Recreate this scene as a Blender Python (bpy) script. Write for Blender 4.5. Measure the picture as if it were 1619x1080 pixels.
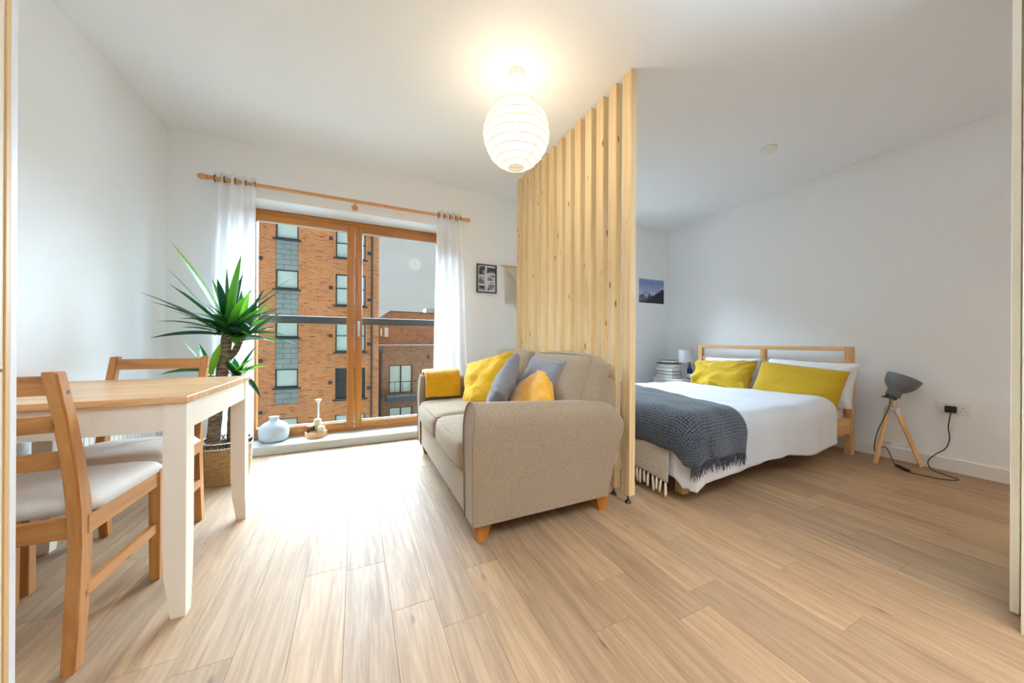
import bpy, bmesh, math, random
from mathutils import Vector, Matrix, noise

random.seed(7)
scene = bpy.context.scene
for o in list(bpy.data.objects):
    bpy.data.objects.remove(o)

# ------------------------------------------------------------------ camera
F_PX, YAW, ROLL, CAM_H = 526.1, 0.438, 0.005, 0.9355
fwd = Vector((math.sin(YAW), math.cos(YAW), 0))
rt0 = Vector((math.cos(YAW), -math.sin(YAW), 0))
up0 = Vector((0, 0, 1))
rt = rt0 * math.cos(ROLL) + up0 * math.sin(ROLL)
upv = up0 * math.cos(ROLL) - rt0 * math.sin(ROLL)
cam_d = bpy.data.cameras.new('camera')
cam_d.sensor_width = 36.0
cam_d.sensor_fit = 'HORIZONTAL'
cam_d.lens = F_PX / 1619.0 * 36.0
cam_d.clip_start = 0.02
cam_d.clip_end = 300
cam = bpy.data.objects.new('camera', cam_d)
m = Matrix((rt, upv, -fwd)).transposed().to_4x4()
m.translation = Vector((0, 0, CAM_H))
cam.matrix_world = m
scene.collection.objects.link(cam)
scene.camera = cam

# ------------------------------------------------------------------ world, sun, lamps, exposure
SUN_STRENGTH, SUN_ELEV, SUN_AZ, SUN_ANGLE = 58.0, 50.0, 4.0, 100.0
SKY = 0.38
scene.view_settings.view_transform = 'Standard'
scene.view_settings.look = 'None'
scene.view_settings.gamma = 1.0
scene.view_settings.exposure = 0.66
scene.view_settings.use_curve_mapping = False
scene.cycles.use_denoising = True
scene.cycles.max_bounces = 10
scene.cycles.diffuse_bounces = 6
scene.cycles.glossy_bounces = 4
scene.cycles.transmission_bounces = 6
scene.cycles.transparent_max_bounces = 16
scene.cycles.sample_clamp_indirect = 6.0
scene.cycles.caustics_reflective = False
scene.cycles.caustics_refractive = False

world = bpy.data.worlds.new('overcast_sky')
scene.world = world
world.use_nodes = True
wn = world.node_tree
wn.nodes.clear()
w_out = wn.nodes.new('ShaderNodeOutputWorld')
w_bg = wn.nodes.new('ShaderNodeBackground')
w_tc = wn.nodes.new('ShaderNodeTexCoord')
w_mp = wn.nodes.new('ShaderNodeMapping')
w_mp.inputs['Scale'].default_value = (3.0, 3.0, 9.0)
w_nz = wn.nodes.new('ShaderNodeTexNoise')
w_nz.inputs['Scale'].default_value = 1.6
w_nz.inputs['Detail'].default_value = 6
w_rp = wn.nodes.new('ShaderNodeValToRGB')
w_rp.color_ramp.elements[0].position = 0.3
w_rp.color_ramp.elements[0].color = (0.84, 0.95, 0.95, 1)
w_rp.color_ramp.elements[1].position = 0.75
w_rp.color_ramp.elements[1].color = (1.02, 1.06, 1.06, 1)
wn.links.new(w_tc.outputs['Generated'], w_mp.inputs['Vector'])
wn.links.new(w_mp.outputs['Vector'], w_nz.inputs['Vector'])
wn.links.new(w_nz.outputs['Fac'], w_rp.inputs['Fac'])
wn.links.new(w_rp.outputs['Color'], w_bg.inputs['Color'])
w_bg.inputs['Strength'].default_value = SKY
wn.links.new(w_bg.outputs['Background'], w_out.inputs['Surface'])

def add_light(name, kind, loc, energy, color, **kw):
    d = bpy.data.lights.new(name, kind)
    d.energy = energy
    d.color = color
    for k, v in kw.items():
        setattr(d, k, v)
    o = bpy.data.objects.new(name, d)
    o.location = loc
    scene.collection.objects.link(o)
    return o

# broad overcast daylight: a very soft sun high over the street
s = add_light('overcast_sun', 'SUN', (0, 12, 14), SUN_STRENGTH, (0.635, 0.82, 1.0), angle=math.radians(SUN_ANGLE))
el, az = math.radians(SUN_ELEV), math.radians(SUN_AZ)
to_sun = Vector((math.sin(az) * math.cos(el), math.cos(az) * math.cos(el), math.sin(el)))
s.rotation_euler = to_sun.to_track_quat('Z', 'Y').to_euler()
# ceiling downlights of the kitchen end behind the camera
for i, (x, y, e) in enumerate([(0.55, -0.55, 1), (1.75, -0.55, 1), (0.55, -1.7, 1), (1.75, -1.7, 1), (3.1, -0.9, 1)]):
    add_light('downlight', 'AREA', (x, y, 2.485), 9.0 * e, (1.0, 0.80, 0.56), shape='DISK', size=0.22, spread=math.radians(120))

# added unseen fill: bluish spot behind the camera, bounced up to brighten the walls
fl = add_light('added_bounce_fill', 'SPOT', (0.75, -0.75, 1.5), 400.0, (0.52, 0.77, 1.0), shadow_soft_size=0.12, spot_size=math.radians(120), spot_blend=0.6)
fl.rotation_euler = Vector((-0.05, -0.12, -1.0)).to_track_quat('Z', 'Y').to_euler()

# ------------------------------------------------------------------ helpers
XL, XR, YB, HC, YR = -1.279, 3.95, 3.311, 2.5, -2.7
COL = scene.collection
XF = {}

def smooth_faces(me, on=True):
    me.polygons.foreach_set('use_smooth', [on] * len(me.polygons))

def thing(name, label, cat, loc=(0, 0, 0), rotz=0.0, group=None):
    o = bpy.data.objects.new(name, None)
    o.empty_display_size = 0.1
    o.location = loc
    o.rotation_euler = (0, 0, rotz)
    COL.objects.link(o)
    o['label'] = label
    o['category'] = cat
    if group:
        o['group'] = group
    XF[o.name] = Matrix.Translation(loc) @ Matrix.Rotation(rotz, 4, 'Z')
    return o

def tag(o, label, cat, group=None):
    o['label'] = label
    o['category'] = cat
    if group:
        o['group'] = group
    return o

def link_mesh(name, me, mat, parent=None, smooth=False, origin=None):
    """mesh data in world coords unless the parent has a stored transform"""
    if mat is not None and len(me.materials) == 0:
        me.materials.append(mat)
    o = bpy.data.objects.new(name, me)
    COL.objects.link(o)
    if parent is not None:
        inv = XF[parent.name].inverted()
        me.transform(inv)
        o.parent = parent
        XF[o.name] = XF[parent.name]
    elif origin is not None:
        M = Matrix.Translation(origin)
        me.transform(M.inverted())
        o.location = origin
        XF[o.name] = M
    else:
        XF[o.name] = Matrix.Identity(4)
    if smooth:
        smooth_faces(me)
        if smooth != 'all':
            me.set_sharp_from_angle(angle=math.radians(38))
    return o

def obj(name, bm, mat, parent=None, smooth=False, origin=None, struct=False, local=False):
    bmesh.ops.recalc_face_normals(bm, faces=bm.faces)
    me = bpy.data.meshes.new(name)
    bm.to_mesh(me)
    bm.free()
    if local and parent is not None:
        me.transform(XF[parent.name])
    o = link_mesh(name, me, mat, parent, smooth, origin)
    if struct:
        o['kind'] = 'structure'
    return o

def nbm():
    return bmesh.new()

def box(bm, x0, x1, y0, y1, z0, z1, bev=0.0, seg=2):
    t = bmesh.new()
    vs = [t.verts.new(p) for p in ((x0, y0, z0), (x1, y0, z0), (x1, y1, z0), (x0, y1, z0),
                                   (x0, y0, z1), (x1, y0, z1), (x1, y1, z1), (x0, y1, z1))]
    for f in ((0, 3, 2, 1), (4, 5, 6, 7), (0, 1, 5, 4), (1, 2, 6, 5), (2, 3, 7, 6), (3, 0, 4, 7)):
        t.faces.new([vs[i] for i in f])
    if bev > 0:
        bmesh.ops.bevel(t, geom=t.edges[:], offset=bev, segments=seg, profile=0.7, affect='EDGES')
    merge(bm, t)

def merge(bm, t, M=None):
    if M is not None:
        bmesh.ops.transform(t, matrix=M, verts=t.verts)
    me = bpy.data.meshes.new('tmp')
    t.to_mesh(me)
    t.free()
    bm.from_mesh(me)
    bpy.data.meshes.remove(me)

def beam(bm, p0, p1, w, d, bev=0.0, upref=(0, 0, 1), w1=None, d1=None):
    """rectangular bar from p0 to p1; w along side axis, d along the other; may taper"""
    p0, p1 = Vector(p0), Vector(p1)
    ax = (p1 - p0).normalized()
    u = Vector(upref)
    if abs(ax.dot(u)) > 0.95:
        u = Vector((0, 1, 0))
    sd = ax.cross(u).normalized()
    up = sd.cross(ax).normalized()
    w1 = w if w1 is None else w1
    d1 = d if d1 is None else d1
    t = bmesh.new()
    vs = []
    for p, ww, dd in ((p0, w, d), (p1, w1, d1)):
        for a, b in ((-1, -1), (1, -1), (1, 1), (-1, 1)):
            vs.append(t.verts.new(p + sd * (a * ww / 2) + up * (b * dd / 2)))
    for f in ((0, 3, 2, 1), (4, 5, 6, 7), (0, 1, 5, 4), (1, 2, 6, 5), (2, 3, 7, 6), (3, 0, 4, 7)):
        t.faces.new([vs[i] for i in f])
    if bev > 0:
        bmesh.ops.bevel(t, geom=t.edges[:], offset=bev, segments=2, profile=0.7, affect='EDGES')
    merge(bm, t)

def tube(bm, pts, r, seg=8, caps=True):
    pts = [Vector(p) for p in pts]
    n = len(pts)
    rs = r if isinstance(r, (list, tuple)) else [r] * n
    rings = []
    side = None
    for i, p in enumerate(pts):
        a = pts[max(i - 1, 0)]
        b = pts[min(i + 1, n - 1)]
        ax = (b - a).normalized()
        if side is None:
            ref = Vector((0, 0, 1)) if abs(ax.z) < 0.9 else Vector((1, 0, 0))
            side = ax.cross(ref).normalized()
        else:
            side = (side - ax * side.dot(ax)).normalized()
        up = ax.cross(side)
        rings.append([bm.verts.new(p + (side * math.cos(2 * math.pi * k / seg) + up * math.sin(2 * math.pi * k / seg)) * rs[i]) for k in range(seg)])
    for i in range(n - 1):
        for k in range(seg):
            bm.faces.new((rings[i][k], rings[i][(k + 1) % seg], rings[i + 1][(k + 1) % seg], rings[i + 1][k]))
    if caps:
        bm.faces.new(rings[0][::-1])
        bm.faces.new(rings[-1])

def spline(pts, n=8):
    pts = [Vector(p) for p in pts]
    out = []
    for i in range(len(pts) - 1):
        p0 = pts[max(i - 1, 0)]; p1 = pts[i]; p2 = pts[i + 1]; p3 = pts[min(i + 2, len(pts) - 1)]
        for k in range(n):
            t = k / n
            out.append(0.5 * ((2 * p1) + (p2 - p0) * t + (2 * p0 - 5 * p1 + 4 * p2 - p3) * t * t + (3 * p1 - p0 - 3 * p2 + p3) * t ** 3))
    out.append(pts[-1])
    return out

def lathe(bm, prof, c, seg=32, axis=(0, 0, 1), cap0=True, cap1=True):
    """profile of (radius, height) about axis through c"""
    ax = Vector(axis).normalized()
    ref = Vector((0, 0, 1)) if abs(ax.z) < 0.9 else Vector((1, 0, 0))
    sd = ax.cross(ref).normalized()
    up = ax.cross(sd)
    c = Vector(c)
    rings = []
    for r, h in prof:
        if r < 1e-5:
            rings.append([bm.verts.new(c + ax * h)])
        else:
            rings.append([bm.verts.new(c + ax * h + (sd * math.cos(2 * math.pi * k / seg) + up * math.sin(2 * math.pi * k / seg)) * r) for k in range(seg)])
    for i in range(len(rings) - 1):
        a, b = rings[i], rings[i + 1]
        for k in range(seg):
            k2 = (k + 1) % seg
            if len(a) == 1 and len(b) == 1:
                continue
            if len(a) == 1:
                bm.faces.new((a[0], b[k2], b[k]))
            elif len(b) == 1:
                bm.faces.new((a[k], a[k2], b[0]))
            else:
                bm.faces.new((a[k], a[k2], b[k2], b[k]))
    if cap0 and len(rings[0]) > 1:
        bm.faces.new(rings[0][::-1])
    if cap1 and len(rings[-1]) > 1:
        bm.faces.new(rings[-1])

def grid_mesh(bm, nu, nv, fn, closed_u=False):
    vs = [[bm.verts.new(fn(i, j)) for j in range(nv)] for i in range(nu)]
    for i in range(nu if closed_u else nu - 1):
        for j in range(nv - 1):
            i2 = (i + 1) % nu
            bm.faces.new((vs[i][j], vs[i2][j], vs[i2][j + 1], vs[i][j + 1]))
    return vs

def wall_holes(bm, x0, x1, z0, z1, holes, y0, y1):
    """wall slab in the XZ plane between y0 (front) and y1 (back) with rectangular holes"""
    xs = sorted({x0, x1, *[h[0] for h in holes], *[h[1] for h in holes]})
    zs = sorted({z0, z1, *[h[2] for h in holes], *[h[3] for h in holes]})
    def solid(i, j):
        if i < 0 or j < 0 or i >= len(xs) - 1 or j >= len(zs) - 1:
            return False
        cx, cz = (xs[i] + xs[i + 1]) / 2, (zs[j] + zs[j + 1]) / 2
        return not any(h[0] < cx < h[1] and h[2] < cz < h[3] for h in holes)
    def q(*p):
        bm.faces.new([bm.verts.new(v) for v in p])
    for i in range(len(xs) - 1):
        for j in range(len(zs) - 1):
            if not solid(i, j):
                continue
            a, b, c, d = xs[i], xs[i + 1], zs[j], zs[j + 1]
            q((a, y0, c), (b, y0, c), (b, y0, d), (a, y0, d))
            q((b, y1, c), (a, y1, c), (a, y1, d), (b, y1, d))
            if not solid(i - 1, j): q((a, y1, c), (a, y0, c), (a, y0, d), (a, y1, d))
            if not solid(i + 1, j): q((b, y0, c), (b, y1, c), (b, y1, d), (b, y0, d))
            if not solid(i, j - 1): q((a, y1, c), (b, y1, c), (b, y0, c), (a, y0, c))
            if not solid(i, j + 1): q((a, y0, d), (b, y0, d), (b, y1, d), (a, y1, d))
    bmesh.ops.remove_doubles(bm, verts=bm.verts, dist=1e-5)

def add_mod(o, kind, **kw):
    md = o.modifiers.new(kind.lower(), kind)
    for k, v in kw.items():
        setattr(md, k, v)
    return md

def copy_tree(o, loc=None, rotz=None, label=None, parent=None):
    c = o.copy()
    COL.objects.link(c)
    c.parent = parent
    if loc is not None: c.location = loc
    if rotz is not None: c.rotation_euler = (0, 0, rotz)
    if label: c['label'] = label
    for ch in list(o.children):
        copy_tree(ch, parent=c)
    return c

# ------------------------------------------------------------------ materials
def srgb(r, g, b):
    f = lambda c: (c / 255 / 12.92) if c / 255 <= 0.04045 else ((c / 255 + 0.055) / 1.055) ** 2.4
    return (f(r), f(g), f(b), 1)

class NB:
    def __init__(s, name):
        s.m = bpy.data.materials.new(name)
        s.m.use_nodes = True
        s.t = s.m.node_tree
        s.t.nodes.clear()
        s.out = s.t.nodes.new('ShaderNodeOutputMaterial')
    def n(s, kind, **kw):
        nd = s.t.nodes.new('ShaderNode' + kind)
        for k, v in kw.items():
            if hasattr(nd, k) and k not in nd.inputs:
                setattr(nd, k, v)
            else:
                nd.inputs[k].default_value = v
        return nd
    def l(s, a, b):
        s.t.links.new(a, b)
    def bsdf(s, color=None, rough=0.5, spec=0.5, **kw):
        b = s.n('BsdfPrincipled')
        if color is not None:
            if isinstance(color, tuple): b.inputs['Base Color'].default_value = color
            else: s.l(color, b.inputs['Base Color'])
        b.inputs['Roughness'].default_value = rough
        b.inputs['Specular IOR Level'].default_value = spec
        for k, v in kw.items():
            b.inputs[k].default_value = v
        s.l(b.outputs[0], s.out.inputs['Surface'])
        s.b = b
        return b
    def coords(s, kind='Object', scale=(1, 1, 1), rnd=0.0, rot=(0, 0, 0)):
        tc = s.n('TexCoord')
        mp = s.n('Mapping')
        mp.inputs['Scale'].default_value = scale
        mp.inputs['Rotation'].default_value = rot
        s.l(tc.outputs[kind], mp.inputs['Vector'])
        if rnd:
            oi = s.n('ObjectInfo')
            mu = s.n('VectorMath', operation='SCALE')
            mu.inputs[0].default_value = (rnd, rnd * 0.7, rnd * 1.3)
            s.l(oi.outputs['Random'], mu.inputs['Scale'])
            ad = s.n('VectorMath', operation='ADD')
            s.l(mp.outputs[0], ad.inputs[0])
            s.l(mu.outputs[0], ad.inputs[1])
            return ad.outputs[0]
        return mp.outputs[0]
    def ramp(s, fac, stops):
        r = s.n('ValToRGB')
        cr = r.color_ramp
        while len(cr.elements) < len(stops):
            cr.elements.new(0.5)
        for e, (p, c) in zip(cr.elements, stops):
            e.position = p
            e.color = c
        s.l(fac, r.inputs['Fac'])
        return r.outputs['Color']
    def mix(s, fac, a, b, mode='MIX'):
        mx = s.n('Mix', data_type='RGBA', blend_type=mode)
        for sock, v in ((mx.inputs[0], fac), (mx.inputs[6], a), (mx.inputs[7], b)):
            if isinstance(v, (int, float)): sock.default_value = v
            elif isinstance(v, tuple): sock.default_value = v
            else: s.l(v, sock)
        return mx.outputs[2]
    def bump(s, height, strength=0.2, dist=0.002):
        bp = s.n('Bump')
        bp.inputs['Strength'].default_value = strength
        bp.inputs['Distance'].default_value = dist
        s.l(height, bp.inputs['Height'])
        s.l(bp.outputs[0], s.b.inputs['Normal'])

def plain(name, color, rough=0.5, spec=0.5, var=0.0, vscale=6.0, bumpv=0.0, bscale=80.0, **kw):
    nb = NB(name)
    v = nb.coords()
    if var:
        nz = nb.n('TexNoise', Scale=vscale, Detail=4.0)
        nb.l(v, nz.inputs['Vector'])
        lo = tuple(c * (1 - var) for c in color[:3]) + (1,)
        hi = tuple(min(1, c * (1 + var)) for c in color[:3]) + (1,)
        color = nb.ramp(nz.outputs['Fac'], [(0.3, lo), (0.7, hi)])
    nb.bsdf(color, rough, spec, **kw)
    if bumpv:
        n2 = nb.n('TexNoise', Scale=bscale, Detail=3.0)
        nb.l(v, n2.inputs['Vector'])
        nb.bump(n2.outputs['Fac'], bumpv, 0.002)
    return nb.m

def wood(name, dark, mid, light, axis='Z', rough=0.45, spec=0.4, rnd=3.0, knots=0.0, scale=1.0, tint=0.0, knotcol=None):
    nb = NB(name)
    al, ac = 1.2 * scale, 22.0 * scale
    sc = {'X': (al, ac, ac), 'Y': (ac, al, ac), 'Z': (ac, ac, al)}[axis]
    v = nb.coords('Object', sc, rnd)
    nz = nb.n('TexNoise', Scale=1.0, Detail=5.0, Roughness=0.62, Distortion=0.6)
    nb.l(v, nz.inputs['Vector'])
    col = nb.ramp(nz.outputs['Fac'], [(0.28, dark), (0.5, mid), (0.72, light)])
    fine = nb.n('TexNoise', Scale=4.0, Detail=2.0)
    nb.l(v, fine.inputs['Vector'])
    if tint:
        oi = nb.n('ObjectInfo')
        tr = nb.ramp(oi.outputs['Random'], [(0.0, (1 - tint, 1 - tint * 1.1, 1 - tint * 1.25, 1)), (0.5, (1, 1, 1, 1)), (1.0, (1 + tint * 0.6, 1 + tint * 0.5, 1 + tint * 0.3, 1))])
        col = nb.mix(1.0, col, tr, 'MULTIPLY')
    if knots:
        ks = {'X': (2.6, 15, 15), 'Y': (15, 2.6, 15), 'Z': (15, 15, 4.5)}[axis]
        kv = nb.coords('Object', ks, rnd)
        vo = nb.n('TexVoronoi', Scale=1.0, Randomness=1.0)
        nb.l(kv, vo.inputs['Vector'])
        kf = nb.ramp(vo.outputs['Distance'], [(knots * 0.45, (1, 1, 1, 1)), (knots, (0, 0, 0, 1))])
        col = nb.mix(kf, col, knotcol or tuple(c * 0.35 for c in dark[:3]) + (1,))
    nb.bsdf(col, rough, spec)
    nb.bump(fine.outputs['Fac'], 0.08, 0.001)
    return nb.m

def fabric(name, c1, c2, scale=420.0, rough=0.9, bumpv=0.35, sheen=0.2, big=0.06, spec=0.15):
    nb = NB(name)
    v = nb.coords()
    nz = nb.n('TexNoise', Scale=scale, Detail=2.0)
    nb.l(v, nz.inputs['Vector'])
    st = nb.coords('Object', (scale * 0.25, scale * 0.25, scale * 1.1))
    n2 = nb.n('TexNoise', Scale=1.0, Detail=1.0)
    nb.l(st, n2.inputs['Vector'])
    av = nb.mix(0.5, nz.outputs['Color'], n2.outputs['Color'])
    bw = nb.n('RGBToBW')
    nb.l(av, bw.inputs[0])
    col = nb.ramp(bw.outputs[0], [(0.35, c1), (0.65, c2)])
    n3 = nb.n('TexNoise', Scale=3.5, Detail=3.0)
    nb.l(v, n3.inputs['Vector'])
    g = nb.ramp(n3.outputs['Fac'], [(0.3, (1 - big,) * 3 + (1,)), (0.7, (1 + big,) * 3 + (1,))])
    col = nb.mix(1.0, col, g, 'MULTIPLY')
    nb.bsdf(col, rough, spec)
    nb.b.inputs['Sheen Weight'].default_value = sheen
    nb.b.inputs['Sheen Roughness'].default_value = 0.5
    nb.bump(bw.outputs[0], bumpv, 0.002)
    return nb.m

M = {}
M['wall'] = plain('wall_paint', (0.84, 0.865, 0.885, 1), 0.75, 0.2, bumpv=0.03, bscale=220)
M['ceiling'] = plain('ceiling_paint', (0.85, 0.875, 0.90, 1), 0.8, 0.15)
M['trim'] = plain('white_satin_trim', (0.80, 0.795, 0.77, 1), 0.35, 0.45)
M['sill'] = plain('sill_paint', (0.62, 0.64, 0.60, 1), 0.35, 0.45)
# floor planks: oak-look vinyl
def plank_mat():
    nb = NB('oak_vinyl_plank')
    v = nb.coords('Object', (46, 2.6, 46), 9.0)
    nz = nb.n('TexNoise', Scale=1.0, Detail=6.0, Roughness=0.65, Distortion=1.1)
    nb.l(v, nz.inputs['Vector'])
    col = nb.ramp(nz.outputs['Fac'], [(0.22, srgb(134, 104, 76)), (0.5, srgb(160, 128, 96)), (0.78, srgb(178, 147, 114))])
    v2 = nb.coords('Object', (9, 0.9, 9), 4.0)
    n2 = nb.n('TexNoise', Scale=1.0, Detail=3.0, Distortion=2.5)
    nb.l(v2, n2.inputs['Vector'])
    g = nb.ramp(n2.outputs['Fac'], [(0.3, (0.86, 0.84, 0.83, 1)), (0.6, (1.03, 1.03, 1.03, 1))])
    col = nb.mix(1.0, col, g, 'MULTIPLY')
    oi = nb.n('ObjectInfo')
    t = nb.ramp(oi.outputs['Random'], [(0.0, (0.84, 0.83, 0.83, 1)), (0.35, (0.95, 0.94, 0.93, 1)), (0.75, (1.04, 1.03, 1.01, 1)), (1.0, (1.17, 1.14, 1.08, 1))])
    col = nb.mix(1.0, col, t, 'MULTIPLY')
    # knots
    kv = nb.coords('Object', (7.0, 2.6, 7.0), 5.0)
    vo = nb.n('TexVoronoi', Scale=1.0)
    nb.l(kv, vo.inputs['Vector'])
    kf = nb.ramp(vo.outputs['Distance'], [(0.02, (0.7, 0.7, 0.7, 1)), (0.085, (0, 0, 0, 1))])
    col = nb.mix(kf, col, srgb(88, 62, 44))
    nb.bsdf(col, 0.40, 0.55)
    rr = nb.ramp(nz.outputs['Fac'], [(0.3, (0.66,) * 3 + (1,)), (0.7, (0.55,) * 3 + (1,))])
    nb.l(rr, nb.b.inputs['Roughness'])
    nb.bump(nz.outputs['Fac'], 0.12, 0.001)
    return nb.m
M['plank'] = plank_mat()
M['joint'] = plain('floor_joint', srgb(122, 96, 72), 0.8)
M['pine_slat'] = wood('pine_slat', srgb(220, 184, 130), srgb(232, 202, 154), srgb(240, 216, 174), 'Z', 0.5, 0.3, 7.0, knots=0.13, tint=0.05, knotcol=srgb(150, 92, 44))
M['pine_bed_y'] = wood('pine_bed_y', srgb(178, 130, 84), srgb(202, 156, 106), srgb(216, 176, 128), 'Y', 0.45, 0.4, 5.0, knots=0.09, tint=0.08)
M['pine_bed_x'] = wood('pine_bed_x', srgb(186, 138, 88), srgb(208, 162, 110), srgb(222, 182, 132), 'X', 0.45, 0.4, 5.0, knots=0.09, tint=0.08)
M['pine_bed_z'] = wood('pine_bed_z', srgb(178, 130, 84), srgb(202, 156, 106), srgb(216, 176, 128), 'Z', 0.45, 0.4, 5.0, knots=0.09, tint=0.08)
cA, cB, cC = srgb(146, 86, 36), srgb(176, 116, 58), srgb(192, 136, 76)
M['chair_z'] = wood('stained_pine_z', cA, cB, cC, 'Z', 0.4, 0.45, 4.0, knots=0.07)
M['chair_x'] = wood('stained_pine_x', cA, cB, cC, 'X', 0.4, 0.45, 4.0, knots=0.07)
M['chair_y'] = wood('stained_pine_y', cA, cB, cC, 'Y', 0.4, 0.45, 4.0, knots=0.07)
M['table_top'] = wood('stained_pine_top', srgb(184, 128, 76), srgb(212, 164, 112), srgb(228, 188, 138), 'X', 0.3, 0.5, 6.0, knots=0.06, tint=0.10)
M['cream_paint'] = plain('cream_paint', srgb(236, 226, 208), 0.35, 0.45, var=0.02)
M['oak_window'] = wood('oak_window_z', srgb(146, 86, 26), srgb(176, 110, 42), srgb(192, 128, 56), 'Z', 0.35, 0.5, 2.0)
M['oak_window_x'] = wood('oak_window_x', srgb(146, 86, 26), srgb(176, 110, 42), srgb(192, 128, 56), 'X', 0.35, 0.5, 2.0)
M['rod'] = wood('rod_pine', srgb(190, 132, 78), srgb(206, 150, 96), srgb(218, 166, 112), 'X', 0.4, 0.4, 1.0)
M['sofa'] = fabric('sofa_linen', srgb(128, 107, 84), srgb(168, 146, 121), 360, big=0.03)
M['piping'] = fabric('sofa_piping', srgb(128, 108, 86), srgb(154, 132, 108), 300)
M['sofa_leg'] = wood('sofa_leg', srgb(140, 80, 22), srgb(168, 100, 32), srgb(184, 116, 44), 'Z', 0.35, 0.5, 2.0)
M['yellow'] = fabric('mustard_cotton', srgb(198, 148, 18), srgb(228, 180, 44), 300, big=0.05)
M['mustard'] = fabric('mustard_velvet', srgb(200, 134, 0), srgb(226, 160, 12), 300, sheen=0.5, big=0.05)
M['mustard_throw'] = fabric('mustard_fleece', srgb(190, 132, 0), srgb(216, 156, 8), 160, sheen=0.6, bumpv=0.6)
M['grey_cushion'] = fabric('grey_cotton', srgb(112, 108, 112), srgb(138, 134, 138), 360)
M['charcoal_cushion'] = fabric('charcoal_cotton', srgb(52, 52, 60), srgb(72, 72, 80), 360)
M['bed_yellow'] = fabric('yellow_pillowcase', srgb(172, 136, 22), srgb(194, 158, 42), 300, big=0.06)
M['white_cotton'] = fabric('white_cotton', srgb(214, 218, 222), srgb(232, 234, 238), 400, bumpv=0.15)
M['seat_cotton'] = fabric('beige_seat', srgb(226, 220, 210), srgb(240, 235, 226), 500, bumpv=0.12)
M['mattress'] = fabric('mattress_cover', srgb(212, 214, 218), srgb(228, 230, 234), 300)
def duvet_mat():
    nb = NB('striped_duvet')
    tc = nb.n('UVMap')
    sx = nb.n('SeparateXYZ')
    nb.l(tc.outputs[0], sx.inputs[0])
    wv = nb.n('Math', operation='MULTIPLY'); wv.inputs[1].default_value = 2 * math.pi / 0.0115
    nb.l(sx.outputs['Y'], wv.inputs[0])
    sn = nb.n('Math', operation='SINE'); nb.l(wv.outputs[0], sn.inputs[0])
    col = nb.ramp(sn.outputs[0], [(0.30, srgb(222, 225, 230)), (0.70, srgb(180, 183, 190))])
    nz = nb.n('TexNoise', Scale=14.0, Detail=4.0)
    nb.l(nb.coords(), nz.inputs['Vector'])
    nb.bsdf(col, 0.9, 0.1)
    nb.bump(nz.outputs['Fac'], 0.5, 0.012)
    return nb.m
M['duvet'] = duvet_mat()
def knit(name, c1, c2, size):
    nb = NB(name)
    tc = nb.n('UVMap')
    mp = nb.n('Mapping'); mp.inputs['Scale'].default_value = (1 / size, 1 / size, 1)
    nb.l(tc.outputs[0], mp.inputs['Vector'])
    vo = nb.n('TexVoronoi', Scale=1.0, Randomness=0.25)
    nb.l(mp.outputs[0], vo.inputs['Vector'])
    col = nb.ramp(vo.outputs['Distance'], [(0.15, c2), (0.6, c1)])
    nb.bsdf(col, 0.95, 0.08)
    nb.b.inputs['Sheen Weight'].default_value = 0.2
    iv = nb.n('Math', operation='SUBTRACT'); iv.inputs[0].default_value = 1.0
    nb.l(vo.outputs['Distance'], iv.inputs[1])
    nb.bump(iv.outputs[0], 0.8, 0.006)
    return nb.m
M['throw_dark'] = knit('charcoal_knit', srgb(42, 45, 52), srgb(92, 96, 102), 0.014)
M['throw_pale'] = knit('beige_knit', srgb(172, 158, 142), srgb(214, 204, 190), 0.012)
M['fringe_dark'] = plain('charcoal_yarn', srgb(66, 68, 76), 0.95, 0.05)
M['tassel'] = plain('cream_yarn', srgb(226, 216, 198), 0.95, 0.05, var=0.06)
M['black_plastic'] = plain('black_plastic', (0.012, 0.012, 0.013, 1), 0.4, 0.5)
M['white_plastic'] = plain('white_plastic', (0.78, 0.78, 0.76, 1), 0.35, 0.5)
M['grey_metal'] = plain('grey_painted_metal', srgb(104, 106, 108), 0.42, 0.4)
M['steel'] = plain('brushed_steel', (0.55, 0.55, 0.56, 1), 0.3, 0.5, Metallic=1.0)
M['dark_metal'] = plain('dark_metal', srgb(66, 70, 72), 0.45, 0.4)
M['lamp_wood'] = wood('lamp_leg_wood', srgb(196, 152, 98), srgb(214, 174, 122), srgb(226, 190, 142), 'Z', 0.5, 0.3, 3.0)
M['white_lacquer'] = plain('white_lacquer', (0.74, 0.75, 0.76, 1), 0.4, 0.45)
M['ceramic'] = plain('matt_white_ceramic', srgb(182, 189, 194), 0.55, 0.35)
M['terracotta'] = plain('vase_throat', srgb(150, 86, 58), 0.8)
M['wax'] = plain('cream_wax', srgb(214, 206, 172), 0.55, 0.35)
M['amber'] = plain('amber_jar', srgb(92, 52, 34), 0.2, 0.5)
M['copper'] = plain('copper_tin', srgb(206, 150, 118), 0.35, 0.5)
M['tray_wood'] = wood('tray_wood', srgb(180, 128, 82), srgb(202, 150, 102), srgb(214, 168, 120), 'X', 0.5, 0.3, 1.0)
M['blue_bottle'] = plain('blue_bottle', srgb(34, 34, 110), 0.2, 0.5)
M['label_paper'] = plain('label_paper', srgb(206, 208, 220), 0.7)
M['cab_cream'] = plain('cabinet_cream', srgb(232, 220, 198), 0.5, 0.35, var=0.02)
M['cab_wood'] = wood('cabinet_edge_wood', srgb(206, 164, 112), srgb(218, 180, 128), srgb(226, 192, 144), 'Z', 0.5, 0.35, 1.0)
M['cab_white'] = plain('cabinet_white', srgb(226, 226, 228), 0.4, 0.4)
M['soil'] = plain('potting_soil', srgb(52, 40, 32), 0.95, 0.1, var=0.4, vscale=60, bumpv=0.8, bscale=70)
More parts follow.
